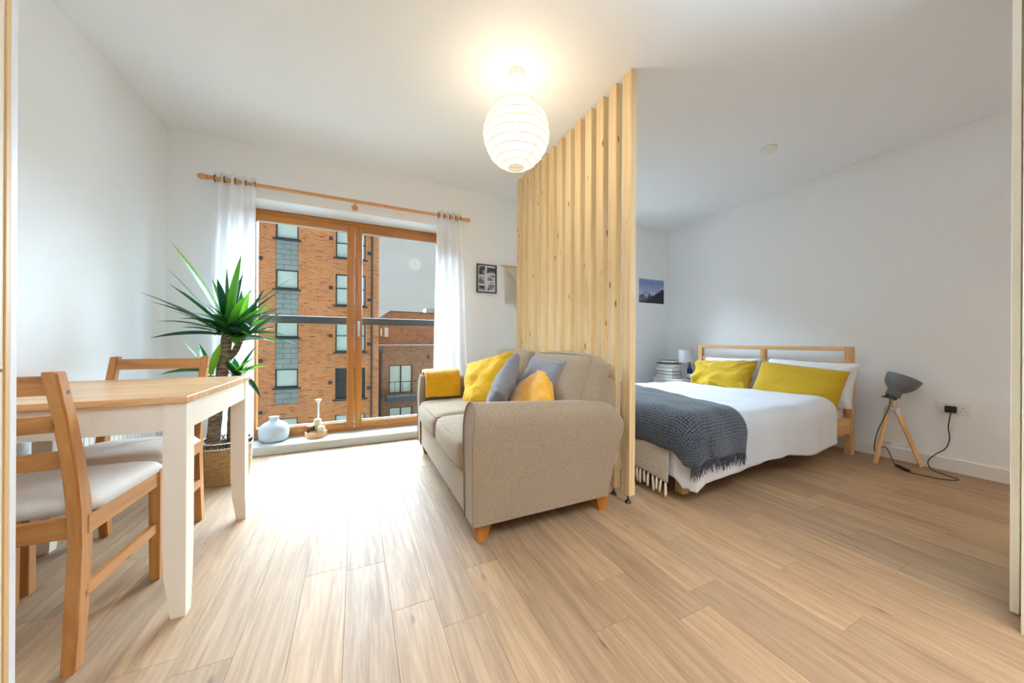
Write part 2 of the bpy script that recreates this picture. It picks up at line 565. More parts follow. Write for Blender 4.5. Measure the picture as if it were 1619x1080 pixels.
M['shade_white'] = plain('lamp_shade_cloth', srgb(206, 208, 214), 0.9, 0.1)
M['black_frame'] = plain('black_frame', (0.014, 0.014, 0.015, 1), 0.4)
M['mount'] = plain('photo_mount', srgb(214, 208, 214), 0.8, 0.2)
M['cord_cream'] = plain('macrame_cord', srgb(214, 208, 196), 0.95, 0.05, var=0.08, vscale=90)

def glass_mat(name, tint, refl=1.13):
    nb = NB(name)
    tr = nb.n('BsdfTransparent'); tr.inputs['Color'].default_value = tint
    gl = nb.n('BsdfGlossy'); gl.inputs['Roughness'].default_value = 0.0
    gl.inputs['Color'].default_value = (1, 1, 1, 1)
    lw = nb.n('Fresnel'); lw.inputs['IOR'].default_value = refl
    mx = nb.n('MixShader')
    nb.l(lw.outputs[0], mx.inputs[0]); nb.l(tr.outputs[0], mx.inputs[1]); nb.l(gl.outputs[0], mx.inputs[2])
    nb.l(mx.outputs[0], nb.out.inputs['Surface'])
    return nb.m
M['glass'] = glass_mat('clear_glass', (0.97, 0.985, 0.98, 1))
M['balcony_glass'] = glass_mat('balcony_glass', (0.94, 0.955, 0.95, 1), 1.06)
def sheer():
    nb = NB('sheer_voile')
    d = nb.n('BsdfDiffuse'); d.inputs['Color'].default_value = (0.94, 0.94, 0.95, 1)
    t = nb.n('BsdfTranslucent'); t.inputs['Color'].default_value = (0.93, 0.94, 0.96, 1)
    m1 = nb.n('MixShader'); m1.inputs[0].default_value = 0.52
    nb.l(d.outputs[0], m1.inputs[1]); nb.l(t.outputs[0], m1.inputs[2])
    tr = nb.n('BsdfTransparent')
    m2 = nb.n('MixShader'); m2.inputs[0].default_value = 0.22
    nb.l(m1.outputs[0], m2.inputs[1]); nb.l(tr.outputs[0], m2.inputs[2])
    nb.l(m2.outputs[0], nb.out.inputs['Surface'])
    return nb.m
M['sheer'] = sheer()
def paper_shade():
    nb = NB('rice_paper_lit')
    e = nb.n('Emission'); e.inputs['Color'].default_value = (1.0, 0.90, 0.70, 1); e.inputs['Strength'].default_value = 0.55
    t = nb.n('BsdfTranslucent'); t.inputs['Color'].default_value = (0.20, 0.185, 0.155, 1)
    a = nb.n('AddShader')
    nb.l(e.outputs[0], a.inputs[0]); nb.l(t.outputs[0], a.inputs[1])
    tr = nb.n('BsdfTransparent'); tr.inputs['Color'].default_value = (1, 0.95, 0.85, 1)
    m2 = nb.n('MixShader'); m2.inputs[0].default_value = 0.45
    nb.l(a.outputs[0], m2.inputs[1]); nb.l(tr.outputs[0], m2.inputs[2])
    nb.l(m2.outputs[0], nb.out.inputs['Surface'])
    return nb.m
M['paper'] = paper_shade()
def emis(name, col, s):
    nb = NB(name)
    e = nb.n('Emission'); e.inputs['Color'].default_value = col; e.inputs['Strength'].default_value = s
    nb.l(e.outputs[0], nb.out.inputs['Surface'])
    return nb.m
M['bulb'] = emis('lit_bulb', (1.0, 0.86, 0.62, 1), 2.0)
M['rib'] = plain('bamboo_rib', srgb(176, 146, 96), 0.8, 0.1)
def brick_mat(name, c1, c2, mort, bw=0.30, bh=0.10):
    nb = NB(name)
    tc = nb.n('TexCoord')
    sp = nb.n('SeparateXYZ'); nb.l(tc.outputs['Object'], sp.inputs[0])
    ad = nb.n('Math', operation='ADD'); nb.l(sp.outputs['X'], ad.inputs[0]); nb.l(sp.outputs['Y'], ad.inputs[1])
    cb = nb.n('CombineXYZ'); nb.l(ad.outputs[0], cb.inputs[0]); nb.l(sp.outputs['Z'], cb.inputs[1])
    bk = nb.n('TexBrick')
    bk.inputs['Scale'].default_value = 1.0
    bk.inputs['Brick Width'].default_value = bw
    bk.inputs['Row Height'].default_value = bh
    bk.inputs['Mortar Size'].default_value = 0.014
    bk.inputs['Color1'].default_value = c1
    bk.inputs['Color2'].default_value = c2
    bk.inputs['Mortar'].default_value = mort
    bk.inputs['Bias'].default_value = -0.2
    nb.l(cb.outputs[0], bk.inputs['Vector'])
    # scattered dark headers
    mp = nb.n('Mapping'); mp.inputs['Scale'].default_value = (2.4, 10.0, 1)
    nb.l(cb.outputs[0], mp.inputs['Vector'])
    nz = nb.n('TexNoise', Scale=1.0, Detail=1.0); nb.l(mp.outputs[0], nz.inputs['Vector'])
    dk = nb.ramp(nz.outputs['Fac'], [(0.61, (1, 1, 1, 1)), (0.70, (0.55, 0.5, 0.5, 1))])
    n2 = nb.n('TexNoise', Scale=0.35, Detail=3.0); nb.l(cb.outputs[0], n2.inputs['Vector'])
    lg = nb.ramp(n2.outputs['Fac'], [(0.3, (0.9, 0.9, 0.9, 1)), (0.7, (1.08, 1.06, 1.04, 1))])
    col = nb.mix(1.0, bk.outputs['Color'], dk, 'MULTIPLY')
    col = nb.mix(1.0, col, lg, 'MULTIPLY')
    nb.bsdf(col, 0.9, 0.1)
    return nb.m
M['brick'] = brick_mat('orange_brick', srgb(206, 130, 78), srgb(180, 104, 58), srgb(188, 150, 116))
M['brick2'] = brick_mat('brown_brick', srgb(156, 114, 88), srgb(136, 94, 72), srgb(150, 128, 108))
M['slate'] = plain('grey_cladding', srgb(146, 152, 148), 0.7, 0.2, var=0.10, vscale=2.0)
M['ext_frame'] = plain('anthracite_frame', srgb(58, 62, 62), 0.5, 0.3)
M['blind'] = plain('pale_blind', srgb(196, 208, 198), 0.6, 0.3, var=0.04, vscale=1.0)
M['ext_glass_dark'] = plain('dark_window_glass', srgb(58, 58, 56), 0.2, 0.5)
M['coping'] = plain('pale_coping', srgb(150, 150, 146), 0.7)
M['street'] = plain('street_paving', srgb(120, 118, 114), 0.9)
M['bark'] = None
def bark():
    nb = NB('yucca_bark')
    v = nb.coords('Object', (14, 14, 60))
    nz = nb.n('TexNoise', Scale=1.0, Detail=4.0, Distortion=1.0); nb.l(v, nz.inputs['Vector'])
    col = nb.ramp(nz.outputs['Fac'], [(0.3, srgb(70, 54, 44)), (0.55, srgb(122, 102, 86)), (0.75, srgb(160, 140, 120))])
    nb.bsdf(col, 0.9, 0.1)
    nb.bump(nz.outputs['Fac'], 0.9, 0.01)
    return nb.m
M['bark'] = bark()
def leaf_mat(name, c1, c2):
    nb = NB(name)
    oi = nb.n('ObjectInfo')
    col = nb.ramp(oi.outputs['Random'], [(0.0, c1), (1.0, c2)])
    nb.bsdf(col, 0.35, 0.5)
    nb.b.inputs['Transmission Weight'].default_value = 0.0
    p = nb.b
    t = nb.n('BsdfTranslucent'); nb.l(col, t.inputs['Color'])
    mx = nb.n('MixShader'); mx.inputs[0].default_value = 0.3
    nb.l(p.outputs[0], mx.inputs[1]); nb.l(t.outputs[0], mx.inputs[2])
    nb.l(mx.outputs[0], nb.out.inputs['Surface'])
    return nb.m
M['leaf_dark'] = leaf_mat('leaf_dark', srgb(22, 66, 42), srgb(46, 108, 50))
M['leaf_light'] = leaf_mat('leaf_light', srgb(70, 142, 30), srgb(120, 184, 52))
def basket_mat():
    nb = NB('seagrass_weave')
    tc = nb.n('TexCoord')
    sp = nb.n('SeparateXYZ'); nb.l(tc.outputs['Object'], sp.inputs[0])
    at = nb.n('Math', operation='ARCTAN2'); nb.l(sp.outputs['Y'], at.inputs[0]); nb.l(sp.outputs['X'], at.inputs[1])
    cb = nb.n('CombineXYZ'); nb.l(at.outputs[0], cb.inputs[0]); nb.l(sp.outputs['Z'], cb.inputs[1])
    mp = nb.n('Mapping'); mp.inputs['Scale'].default_value = (5.1, 62, 1); nb.l(cb.outputs[0], mp.inputs['Vector'])
    bk = nb.n('TexBrick'); bk.inputs['Scale'].default_value = 1.0
    bk.inputs['Brick Width'].default_value = 1.0; bk.inputs['Row Height'].default_value = 0.5
    bk.inputs['Mortar Size'].default_value = 0.06; bk.inputs['Mortar Smooth'].default_value = 1.0
    bk.inputs['Color1'].default_value = srgb(196, 158, 108); bk.inputs['Color2'].default_value = srgb(170, 132, 84); bk.inputs['Mortar'].default_value = srgb(112, 82, 48)
    nb.l(mp.outputs[0], bk.inputs['Vector'])
    nb.bsdf(bk.outputs['Color'], 0.85, 0.2)
    iv = nb.n('Math', operation='SUBTRACT'); iv.inputs[0].default_value = 1.0; nb.l(bk.outputs['Fac'], iv.inputs[1])
    nb.bump(iv.outputs[0], 0.9, 0.006)
    return nb.m
M['basket'] = basket_mat()
M['rope_white'] = plain('white_rope', srgb(226, 218, 204), 0.9)
M['rope_dark'] = plain('dark_fibre', srgb(58, 50, 44), 0.9)

# ------------------------------------------------------------------ room shell
b = nbm(); box(b, XL - 0.2, XR + 0.2, YR - 0.2, YB + 0.02, -0.12, -0.004)
floor = obj('floor', b, M['joint'], struct=True)
# planks, 146.5 mm wide, running towards the window wall
PW, PL, G = 0.1465, 1.22, 0.0003
ends = {}
for xx, yy in ((1.58, .772), (1.287, 1.105), (1.1405, .847), (1.873, 1.085), (1.7265, .93), (2.3125, .975), (2.166, .766), (2.0195, .564),
               (1.4335, .52), (2.752, .654), (.408, 1.32), (.8475, 1.027), (.701, .855), (.2615, 1.078)):
    ends[round((xx - 1.287) / PW)] = yy
plank_cache = {}
def plank_mesh(w, l):
    key = (round(w, 4), round(l, 4))
    if key not in plank_cache:
        bm = nbm(); box(bm, 0, w, 0, l, -0.004, 0.0, 0.0005, 1)
        bmesh.ops.recalc_face_normals(bm, faces=bm.faces)
        me = bpy.data.meshes.new('plank'); bm.to_mesh(me); bm.free(); me.materials.append(M['plank'])
        plank_cache[key] = me
    return plank_cache[key]
k0 = math.floor((XL - 1.287) / PW)
k1 = math.ceil((XR - 1.287) / PW)
rp = random.Random(3)
for k in range(k0, k1):
    xa, xb = 1.287 + k * PW, 1.287 + (k + 1) * PW
    xa, xb = max(xa, XL), min(xb, XR)
    if xb - xa < 0.01:
        continue
    ye = ends.get(k, rp.uniform(0, PL))
    y = ye - PL * 4
    while y < YB:
        a, c = max(y, YR), min(y + PL, YB)
        y += PL
        if c <= YR or c - a < 0.02:
            continue
        o = bpy.data.objects.new('plank', plank_mesh(xb - xa - 2 * G, c - a - 2 * G))
        COL.objects.link(o); o.parent = floor
        o.location = (xa + G, a + G, 0)

WX0, WX1, WZ0, WZ1, WY = -0.885, 0.875, 0.068, 2.085, 3.56   # window opening and frame front
b = nbm(); wall_holes(b, XL - 0.2, XR + 0.2, -0.12, HC + 0.15, [(WX0, WX1, WZ0 - 0.02, WZ1), (1.84, 3.30, 0.93, WZ1)], YB, 3.72)
obj('wall_back', b, M['wall'], struct=True)
b = nbm(); box(b, XL - 0.2, XL, YR - 0.2, YB, -0.12, HC + 0.15); obj('wall_left', b, M['wall'], struct=True)
b = nbm(); box(b, XR, XR + 0.2, YR - 0.2, YB, -0.12, HC + 0.15); obj('wall_right', b, M['wall'], struct=True)
b = nbm(); box(b, XL, XR, YR - 0.2, YR, -0.12, HC + 0.15); obj('wall_rear', b, M['wall'], struct=True)
b = nbm(); box(b, XL - 0.2, XR + 0.2, YR - 0.2, 3.72, HC, HC + 0.15); obj('ceiling', b, M['ceiling'], struct=True)
def skirting(name, p, q, nrm):
    b = nbm()
    x0, x1 = sorted((p[0], q[0])); y0, y1 = sorted((p[1], q[1]))
    t = 0.016
    if nrm == 'x-': box(b, x0 - t, x0, y0, y1, 0, 0.095, 0.004, 2)
    if nrm == 'x+': box(b, x0, x0 + t, y0, y1, 0, 0.095, 0.004, 2)
    if nrm == 'y-': box(b, x0, x1, y0 - t, y0, 0, 0.095, 0.004, 2)
    obj(name, b, M['trim'], struct=True)
skirting('baseboard_right', (XR, YR), (XR, YB), 'x-')
skirting('baseboard_left', (XL, 1.15), (XL, YB), 'x+')
skirting('baseboard_back', (XL + .02, YB), (WX0 - 0.02, YB), 'y-')
skirting('baseboard_back', (WX1 + 0.02, YB), (XR - .02, YB), 'y-')
# raised sill board in the window reveal
b = nbm(); box(b, WX0 + 0.002, WX1 - 0.002, YB - 0.012, 3.62, 0.0, WZ0, 0.004, 2)
obj('trim_1', b, M['sill'], struct=True)

# windows: oak double doors, one behind the plant and sofa, one behind the battens
b = nbm(); box(b, 1.842, 3.298, YB - 0.001, 3.62, 0.925, 0.952, 0.0, 2); box(b, 1.78, 3.465, YB - 0.03, YB, 0.925, 0.952, 0.004, 2)
obj('trim_2', b, M['trim'], struct=True)
fw = 0.03
def window_unit(name, label, FX0, FX1, gl0, gl1, meet, gr0, gr1, WZ0=WZ0):
    win = bpy.data.objects.new(name, None); COL.objects.link(win); win.location = ((FX0 + FX1) / 2, WY, WZ0); win['kind'] = 'structure'
    win['label'] = label
    XF[win.name] = Matrix.Translation(win.location)
    b = nbm()
    box(b, FX0, FX0 + fw, WY, WY + 0.09, WZ0, 2.078, 0.002, 1)
    box(b, FX1 - fw, FX1, WY, WY + 0.09, WZ0, 2.078, 0.002, 1)
    obj('jamb', b, M['oak_window'], win)
    b = nbm(); box(b, FX0 + fw, FX1 - fw, WY, WY + 0.09, 2.078 - fw, 2.078, 0.002, 1); obj('head', b, M['oak_window_x'], win)
    b = nbm(); box(b, FX0 + fw, FX1 - fw, WY, WY + 0.09, WZ0, WZ0 + 0.025, 0.002, 1); obj('threshold', b, M['oak_window_x'], win)
    def sash(x0, x1, gx0, gx1):
        z0, z1, gz0, gz1 = WZ0 + 0.026, 2.078 - fw - 0.001, WZ0 + 0.087, 1.985
        y0, y1 = WY - 0.004, WY + 0.06
        b = nbm()
        box(b, x0, gx0, y0, y1, z0, z1, 0.004, 2); box(b, gx1, x1, y0, y1, z0, z1, 0.004, 2)
        st = obj('sash', b, M['oak_window'], win, smooth=True)
        b = nbm()
        box(b, gx0 - 0.001, gx1 + 0.001, y0, y1, z0, gz0, 0.004, 2); box(b, gx0 - 0.001, gx1 + 0.001, y0, y1, gz1, z1, 0.004, 2)
        obj('sash_rail', b, M['oak_window_x'], st, smooth=True)
        b = nbm()
        for (a0, a1, c0, c1) in ((gx0, gx1, gz0, gz0 + 0.010), (gx0, gx1, gz1 - 0.004, gz1)):
            box(b, a0, a1, y0 + 0.02, y0 + 0.045, c0, c1)
        obj('glazing_bead', b, M['sill'], st)
        b = nbm(); box(b, gx0 + 0.002, gx1 - 0.002, y0 + 0.030, y0 + 0.034, gz0 + 0.002, gz1 - 0.002)
        obj('pane', b, M['glass'], st)
        return st
    sash(FX0 + fw + 0.001, meet - 0.0015, gl0, gl1)
    s2 = sash(meet + 0.0015, FX1 - fw - 0.001, gr0, gr1)
    hx = meet + 0.034
    HZ_ = 1.10 if WZ0 < .5 else 1.5
    b = nbm()
    box(b, hx - .013, hx + .013, WY - 0.014, WY - 0.004, HZ_ - .07, HZ_ + .025, 0.004, 2)
    tube(b, [(hx, WY - 0.012, HZ_), (hx, WY - 0.05, HZ_)], 0.009, 10)
    tube(b, spline([(hx, WY - 0.05, HZ_ + .005), (hx, WY - 0.053, HZ_ - .04), (hx, WY - 0.052, HZ_ - .125)], 4), 0.009, 10)
    obj('window_handle', b, M['steel'], s2, smooth=True)
window_unit('window_1', 'oak framed double glazed balcony doors with brick buildings outside', -0.875, 0.865, -0.785, -0.082, -0.013, 0.052, 0.775)
window_unit('window_2', 'oak framed bedroom window hidden behind the battens', 1.85, 3.29, 1.94, 2.50, 2.57, 2.64, 3.20, WZ0=0.955)

# ------------------------------------------------------------------ curtain pole and sheers
RY, RZ = YB - 0.10, 2.150
pole = thing('curtain_pole', 'long pine curtain pole with bulb finials above the window', 'curtain pole', (0, RY, RZ))
b = nbm(); tube(b, [(-1.0, RY, RZ), (0.97, RY, RZ)], 0.014, 14); obj('pole', b, M['rod'], pole, smooth=True)
for sgn, x in ((-1, -1.0), (1, 0.965)):
    b = nbm()
    lathe(b, [(0.014, 0), (0.019, 0.004), (0.019, 0.012), (0.014, 0.018), (0.017, 0.026), (0.021, 0.036), (0.0215, 0.048), (0.017, 0.060), (0.008, 0.067), (0, 0.068)], (x, RY, RZ), 16, (sgn, 0, 0))
    obj('finial', b, M['rod'], pole, smooth=True)
for x in (-0.93, -0.016, 0.90):
    b = nbm()
    lathe(b, [(0.026, 0), (0.026, 0.010), (0.012, 0.014), (0.011, 0.075)], (x, YB - 0.001, RZ - 0.025), 14, (0, -1, 0))
    lathe(b, [(0.022, -0.008), (0.022, 0.008)], (x, RY, RZ - 0.004), 14, (1, 0, 0))
    obj('bracket', b, M['rod'], pole, smooth=True)
def curtain(label, x0t, x1t, x0b, x1b, folds, seed, kick):
    t = thing('sheer_curtain', label, 'curtain', ((x0b + x1b) / 2, RY, 0.0), 0, 'sheer curtains at the window')
    rr = random.Random(seed)
    ph = [rr.uniform(0, 6.28) for _ in range(6)]
    NU, NV = folds * 14, 40
    def fn(i, j):
        u, v = i / (NU - 1), j / (NV - 1)       # v: 0 top .. 1 bottom
        e = v ** 0.8
        uu = u + 0.012 * math.sin(9 * u + ph[0]) * e
        x = (x0t + (x1t - x0t) * uu) * (1 - e) + (x0b + (x1b - x0b) * uu) * e
        amp = 0.030 * (1 - 0.25 * v) * (0.75 + 0.35 * math.sin(5 * u + ph[1]))
        y = RY + amp * math.sin(2 * math.pi * folds * u + 0.5 * math.sin(3 * v + ph[2])) + 0.012 * math.sin(7 * u + 4 * v + ph[3]) * v
        z = RZ + 0.048 + (0.012 - RZ - 0.048) * v
        if v > 0.93:
            y -= kick * (v - 0.93) / 0.07 * (0.5 + 0.5 * u)
        return (x, min(y, YB - 0.022), z)
    b = nbm(); grid_mesh(b, NU, NV, fn)
    obj('curtain_panel', b, M['sheer'], t, smooth='all')
    for k in range(folds + 1):
        u = k / folds
        x = x0t + (x1t - x0t) * min(max(u, .03), .97)
        b = nbm()
        pts = [(x, RY + 0.023 * math.cos(a), RZ + 0.023 * math.sin(a)) for a in [2 * math.pi * q / 14 for q in range(15)]]
        tube(b, pts, 0.004, 6, caps=False)
        obj('eyelet', b, M['dark_metal'], t, smooth=True)
    return t
curtain('white sheer curtain hanging on the left of the window behind the yucca', -0.972, -0.712, -1.01, -0.722, 4, 1, 0.05)
curtain('white sheer curtain hanging on the right of the window behind the sofa', 0.706, 0.937, 0.665, 1.035, 4, 2, 0.02)

# ------------------------------------------------------------------ slatted divider
div = thing('slatted_divider', 'floor to ceiling room divider of thirteen pine battens behind the sofa', 'room divider', (1.44, 2.15, 0))
for k in range(13):
    y0 = 1.436 + k * 0.1183
    b = nbm(); box(b, 1.416, 1.460, y0, y0 + 0.067, 0.052, HC - 0.001, 0.003, 2)
    # own origin so that each batten gets its own grain
    me_o = obj('batten', b, M['pine_slat'], div)
    b = nbm()
    lathe(b, [(0.004, 0.014), (0.004, 0.052)], (1.439, y0 + 0.032, 0), 8)
    lathe(b, [(0.017, 0.0), (0.018, 0.004), (0.012, 0.012), (0.007, 0.016), (0.007, 0.022)], (1.439, y0 + 0.032, 0), 16)
    obj('adjustable_foot', b, M['black_plastic'], me_o, smooth=True)

# ------------------------------------------------------------------ pendant lantern
LX, LY, LZ, LR = 0.838, 1.745, 2.138, 0.192
lan = thing('paper_lantern', 'round white paper lantern lamp glowing warm, hung from the ceiling', 'pendant lamp', (LX, LY, HC))
b = nbm(); lathe(b, [(0.047, 0), (0.047, -0.022), (0.042, -0.034), (0.012, -0.046), (0.009, -0.056), (0, -0.056)], (LX, LY, HC), 28); obj('ceiling_rose', b, M['white_plastic'], lan, smooth=True)
b = nbm(); tube(b, [(LX, LY, HC - 0.05), (LX, LY, LZ + 0.06)], 0.003, 8); obj('cord', b, M['white_plastic'], lan, smooth=True)
b = nbm()
prof = []
NR = 13
rl = random.Random(5)
ring_h = []
for i in range(97):
    th = math.radians(14) + (math.pi - math.radians(27)) * i / 96
    r = LR * math.sin(th); h = LR * 1.03 * math.cos(th)
    seg = (i % 8) / 8
    r -= 0.0035 * math.sin(math.pi * seg) * math.sin(th)
    prof.append((r, h))
    if i % 8 == 0: ring_h.append((r, h))
SEG = 64
def lan_pt(i, k):
    r, h = prof[k]
    a = 2 * math.pi * i / SEG
    wob = 1 + 0.012 * math.sin(3 * a + 1) * math.sin(5 * h / LR + 0.5) + 0.008 * math.sin(7 * a + 3 * h / LR)
    return (LX + r * wob * math.cos(a), LY + r * wob * math.sin(a), LZ + h)
grid_mesh(b, SEG, 97, lan_pt, closed_u=True)
shade = obj('paper_shade', b, M['paper'], lan, smooth='all')
for k in range(0, 97, 8):
    b = nbm()
    tube(b, [lan_pt(i % SEG, k) for i in range(0, SEG + 1, 2)], 0.0013, 5, caps=False)
    obj('rib', b, M['rib'], shade)
for a in range(4):
    b = nbm(); tube(b, [lan_pt(a * 16 + 3, k) for k in range(0, 97, 4)], 0.0011, 5); obj('seam_thread', b, M['rib'], shade)
b = nbm(); lathe(b, [(0.013, 0.10), (0.014, 0.06), (0.02, 0.045), (0.029, 0.02), (0.03, 0.0), (0.022, -0.022), (0, -0.03)], (LX, LY, LZ), 18); obj('bulb', b, M['bulb'], lan, smooth=True)
add_light('pendant_glow', 'POINT', (LX, LY, LZ + 0.005), 10.5, (1.0, 0.88, 0.68), shadow_soft_size=0.09)

# smoke alarm
b = nbm()
lathe(b, [(0.055, 0), (0.055, -0.008), (0.050, -0.012), (0.047, -0.026), (0.036, -0.034), (0.034, -0.030), (0.031, -0.034), (0, -0.036)], (3.0, 1.55, HC), 32)
tag(obj('smoke_alarm', b, M['white_plastic'], None, True, origin=(3.0, 1.55, HC)), 'round white smoke alarm on the ceiling above the bed', 'smoke alarm')

# ------------------------------------------------------------------ dining table
TX0, TX1, TY0, TY1, TZ = -1.262, -0.514, 1.478, 2.222, 0.745
tab = thing('dining_table', 'square table with stained pine top and cream painted legs', 'table', ((TX0 + TX1) / 2, (TY0 + TY1) / 2, 0))
b = nbm(); box(b, TX0 + .01, TX1 - .01, TY0 + .01, TY1 - .01, TZ - 0.020, TZ - 0.006)
top = obj('tabletop', b, M['table_top'], tab)
nb_ = 6
for k in range(nb_):
    y0 = TY0 + (TY1 - TY0) * k / nb_; y1 = TY0 + (TY1 - TY0) * (k + 1) / nb_
    b = nbm(); box(b, TX0, TX1, y0 + 0.0002, y1 - 0.0002, TZ - 0.021, TZ, 0.0012, 1)
    obj('board', b, M['table_top'], top)
for x0, x1 in ((TX0 + .012, TX0 + .072), (TX1 - .066, TX1 - .006)):
    for y0, y1 in ((TY0 + .012, TY0 + .072), (TY1 - .072, TY1 - .012)):
        b = nbm()
        cx = x1 if x1 > -0.9 else x0
        cyy = y0 if y0 < 1.8 else y1
        # straight on the outside faces, tapered inside at the foot
        t = bmesh.new()
        xo, xi = (x1, x0) if x1 > -0.9 else (x0, x1)
        yo, yi = (y0, y1) if y0 < 1.8 else (y1, y0)
        lv = [(0.0, 0.66), (0.13, 0.92), (0.24, 1.0), (TZ - 0.021, 1.0)]
        rings = []
        for z, f in lv:
            xa = xo + (xi - xo) * f; ya = yo + (yi - yo) * f
            rings.append([t.verts.new(p) for p in ((xo, yo, z), (xa, yo, z), (xa, ya, z), (xo, ya, z))])
        for i in range(3):
            for k in range(4):
                t.faces.new((rings[i][k], rings[i][(k + 1) % 4], rings[i + 1][(k + 1) % 4], rings[i + 1][k]))
        t.faces.new(rings[0][::-1]); t.faces.new(rings[-1])
        merge(b, t)
        obj('leg', b, M['cream_paint'], tab)
az0, az1 = TZ - 0.115, TZ - 0.021
for rct in ((TX0 + .072, TX1 - .066, TY0 + .018, TY0 + .038), (TX0 + .072, TX1 - .066, TY1 - .038, TY1 - .018),
            (TX0 + .018, TX0 + .038, TY0 + .072, TY1 - .072), (TX1 - .032, TX1 - .009, TY0 + .072, TY1 - .072)):
    b = nbm(); box(b, rct[0], rct[1], rct[2], rct[3], az0, az1); obj('apron', b, M['cream_paint'], tab)

# ------------------------------------------------------------------ chairs (local: front towards +Y, origin under the seat)
def make_chair(label, loc, rotz):
    t = thing('dining_chair', label, 'chair', loc, rotz, 'dining chairs at the table')
    L = dict(parent=t, local=True)
    W2, WB, D2 = 0.205, 0.185, 0.20
    for s in (-1, 1):
        b = nbm(); x = s * (W2 - 0.018)
        beam(b, (x, D2 - 0.018, 0), (x, D2 - 0.018, 0.43), 0.030, 0.030, 0.003, w1=0.036, d1=0.036)
        obj('front_leg', b, M['chair_z'], **L)
        # sabre shaped back post
        prof = [(-0.215, 0.0), (-0.198, 0.16), (-0.186, 0.34), (-0.190, 0.45), (-0.212, 0.58), (-0.245, 0.72), (-0.284, 0.85)]
        wid = [0.040, 0.046, 0.050, 0.050, 0.044, 0.040, 0.036]
        b = nbm(); rings = []
        for (y, z), w in zip(prof, wid):
            xx = s * (WB - 0.014)
            rings.append([b.verts.new(p) for p in ((xx - .015, y - w / 2, z), (xx + .015, y - w / 2, z), (xx + .015, y + w / 2, z), (xx - .015, y + w / 2, z))])
        for i in range(len(rings) - 1):
            for k in range(4):
                b.faces.new((rings[i][k], rings[i][(k + 1) % 4], rings[i + 1][(k + 1) % 4], rings[i + 1][k]))
        b.faces.new(rings[0][::-1]); b.faces.new(rings[-1])
        bmesh.ops.bevel(b, geom=[e for e in b.edges if abs((e.verts[0].co - e.verts[1].co).normalized().x) < 0.5], offset=0.004, segments=2, affect='EDGES')
        p = obj('back_post', b, M['chair_z'], smooth=True, **L)
        b = nbm(); lathe(b, [(0.006, 0), (0.006, 0.0012), (0, 0.0012)], (s * (WB + 0.0005), -0.262, 0.792), 12, (s, 0, 0)); obj('bolt', b, M['black_plastic'], p, local=True)
        b = nbm(); beam(b, (s * 0.178, -0.185, 0.205), (s * 0.187, D2 - 0.02, 0.205), 0.018, 0.036, 0.002); obj('stretcher', b, M['chair_y'], **L)
        b = nbm(); beam(b, (s * 0.178, -0.185, 0.395), (s * 0.189, D2 - 0.02, 0.395), 0.020, 0.056, 0.002); obj('seat_rail', b, M['chair_y'], **L)
    b = nbm(); beam(b, (-0.18, D2 - 0.018, 0.395), (0.18, D2 - 0.018, 0.395), 0.020, 0.056, 0.002); obj('seat_rail', b, M['chair_x'], **L)
    b = nbm(); beam(b, (-0.165, -0.188, 0.395), (0.165, -0.188, 0.395), 0.022, 0.056, 0.002); obj('seat_rail', b, M['chair_x'], **L)
    for z, y, h in ((0.812, -0.268, 0.052), (0.705, -0.238, 0.048), (0.600, -0.213, 0.048)):
        b = nbm()
        N = 10
        def fn(i, j, z=z, y=y, h=h):
            u = -1 + 2 * i / N
            yy = y - 0.016 * (1 - u * u)
            c = ((-0.008, -h / 2), (0.008, -h / 2), (0.008, h / 2), (-0.008, h / 2), (-0.008, -h / 2))[j]
            return (u * (WB - 0.024), yy + c[0] - c[1] * 0.27, z + c[1])
        grid_mesh(b, N + 1, 5, fn)
        bmesh.ops.remove_doubles(b, verts=b.verts, dist=1e-5)
        obj('back_slat', b, M['chair_x'], **L)
    # upholstered seat pad
    b = nbm(); N = 18
    def pad(i, j, top):
        u, v = -1 + 2 * i / N, -1 + 2 * j / N
        ex = (1 - abs(u) ** 6) * (1 - abs(v) ** 6)
        w = 0.205 - 0.014 * (1 - (v + 1) / 2)
        x = u * w; y = -0.165 + (v + 1) / 2 * 0.375
        z = 0.425 + (0.050 * max(ex, 0) ** 0.35 if top else 0.0)
        return (x, y, z)
    vt = grid_mesh(b, N + 1, N + 1, lambda i, j: pad(i, j, True))
    vb = grid_mesh(b, N + 1, N + 1, lambda i, j: pad(i, j, False))
    bmesh.ops.remove_doubles(b, verts=b.verts, dist=1e-4)
    obj('seat_pad', b, M['seat_cotton'], smooth='all', **L)
    return t
CH_SHIFT = [(-0.893, 1.590, 0.0), (-0.905, 2.040, math.pi)]
chair1 = make_chair('honey pine chair with cream seat in front of the table, nearest the camera', (CH_SHIFT[0][0], CH_SHIFT[0][1], 0), CH_SHIFT[0][2])
chair2 = copy_tree(chair1, (CH_SHIFT[1][0], CH_SHIFT[1][1], 0), CH_SHIFT[1][2], 'honey pine chair tucked under the far side of the table')

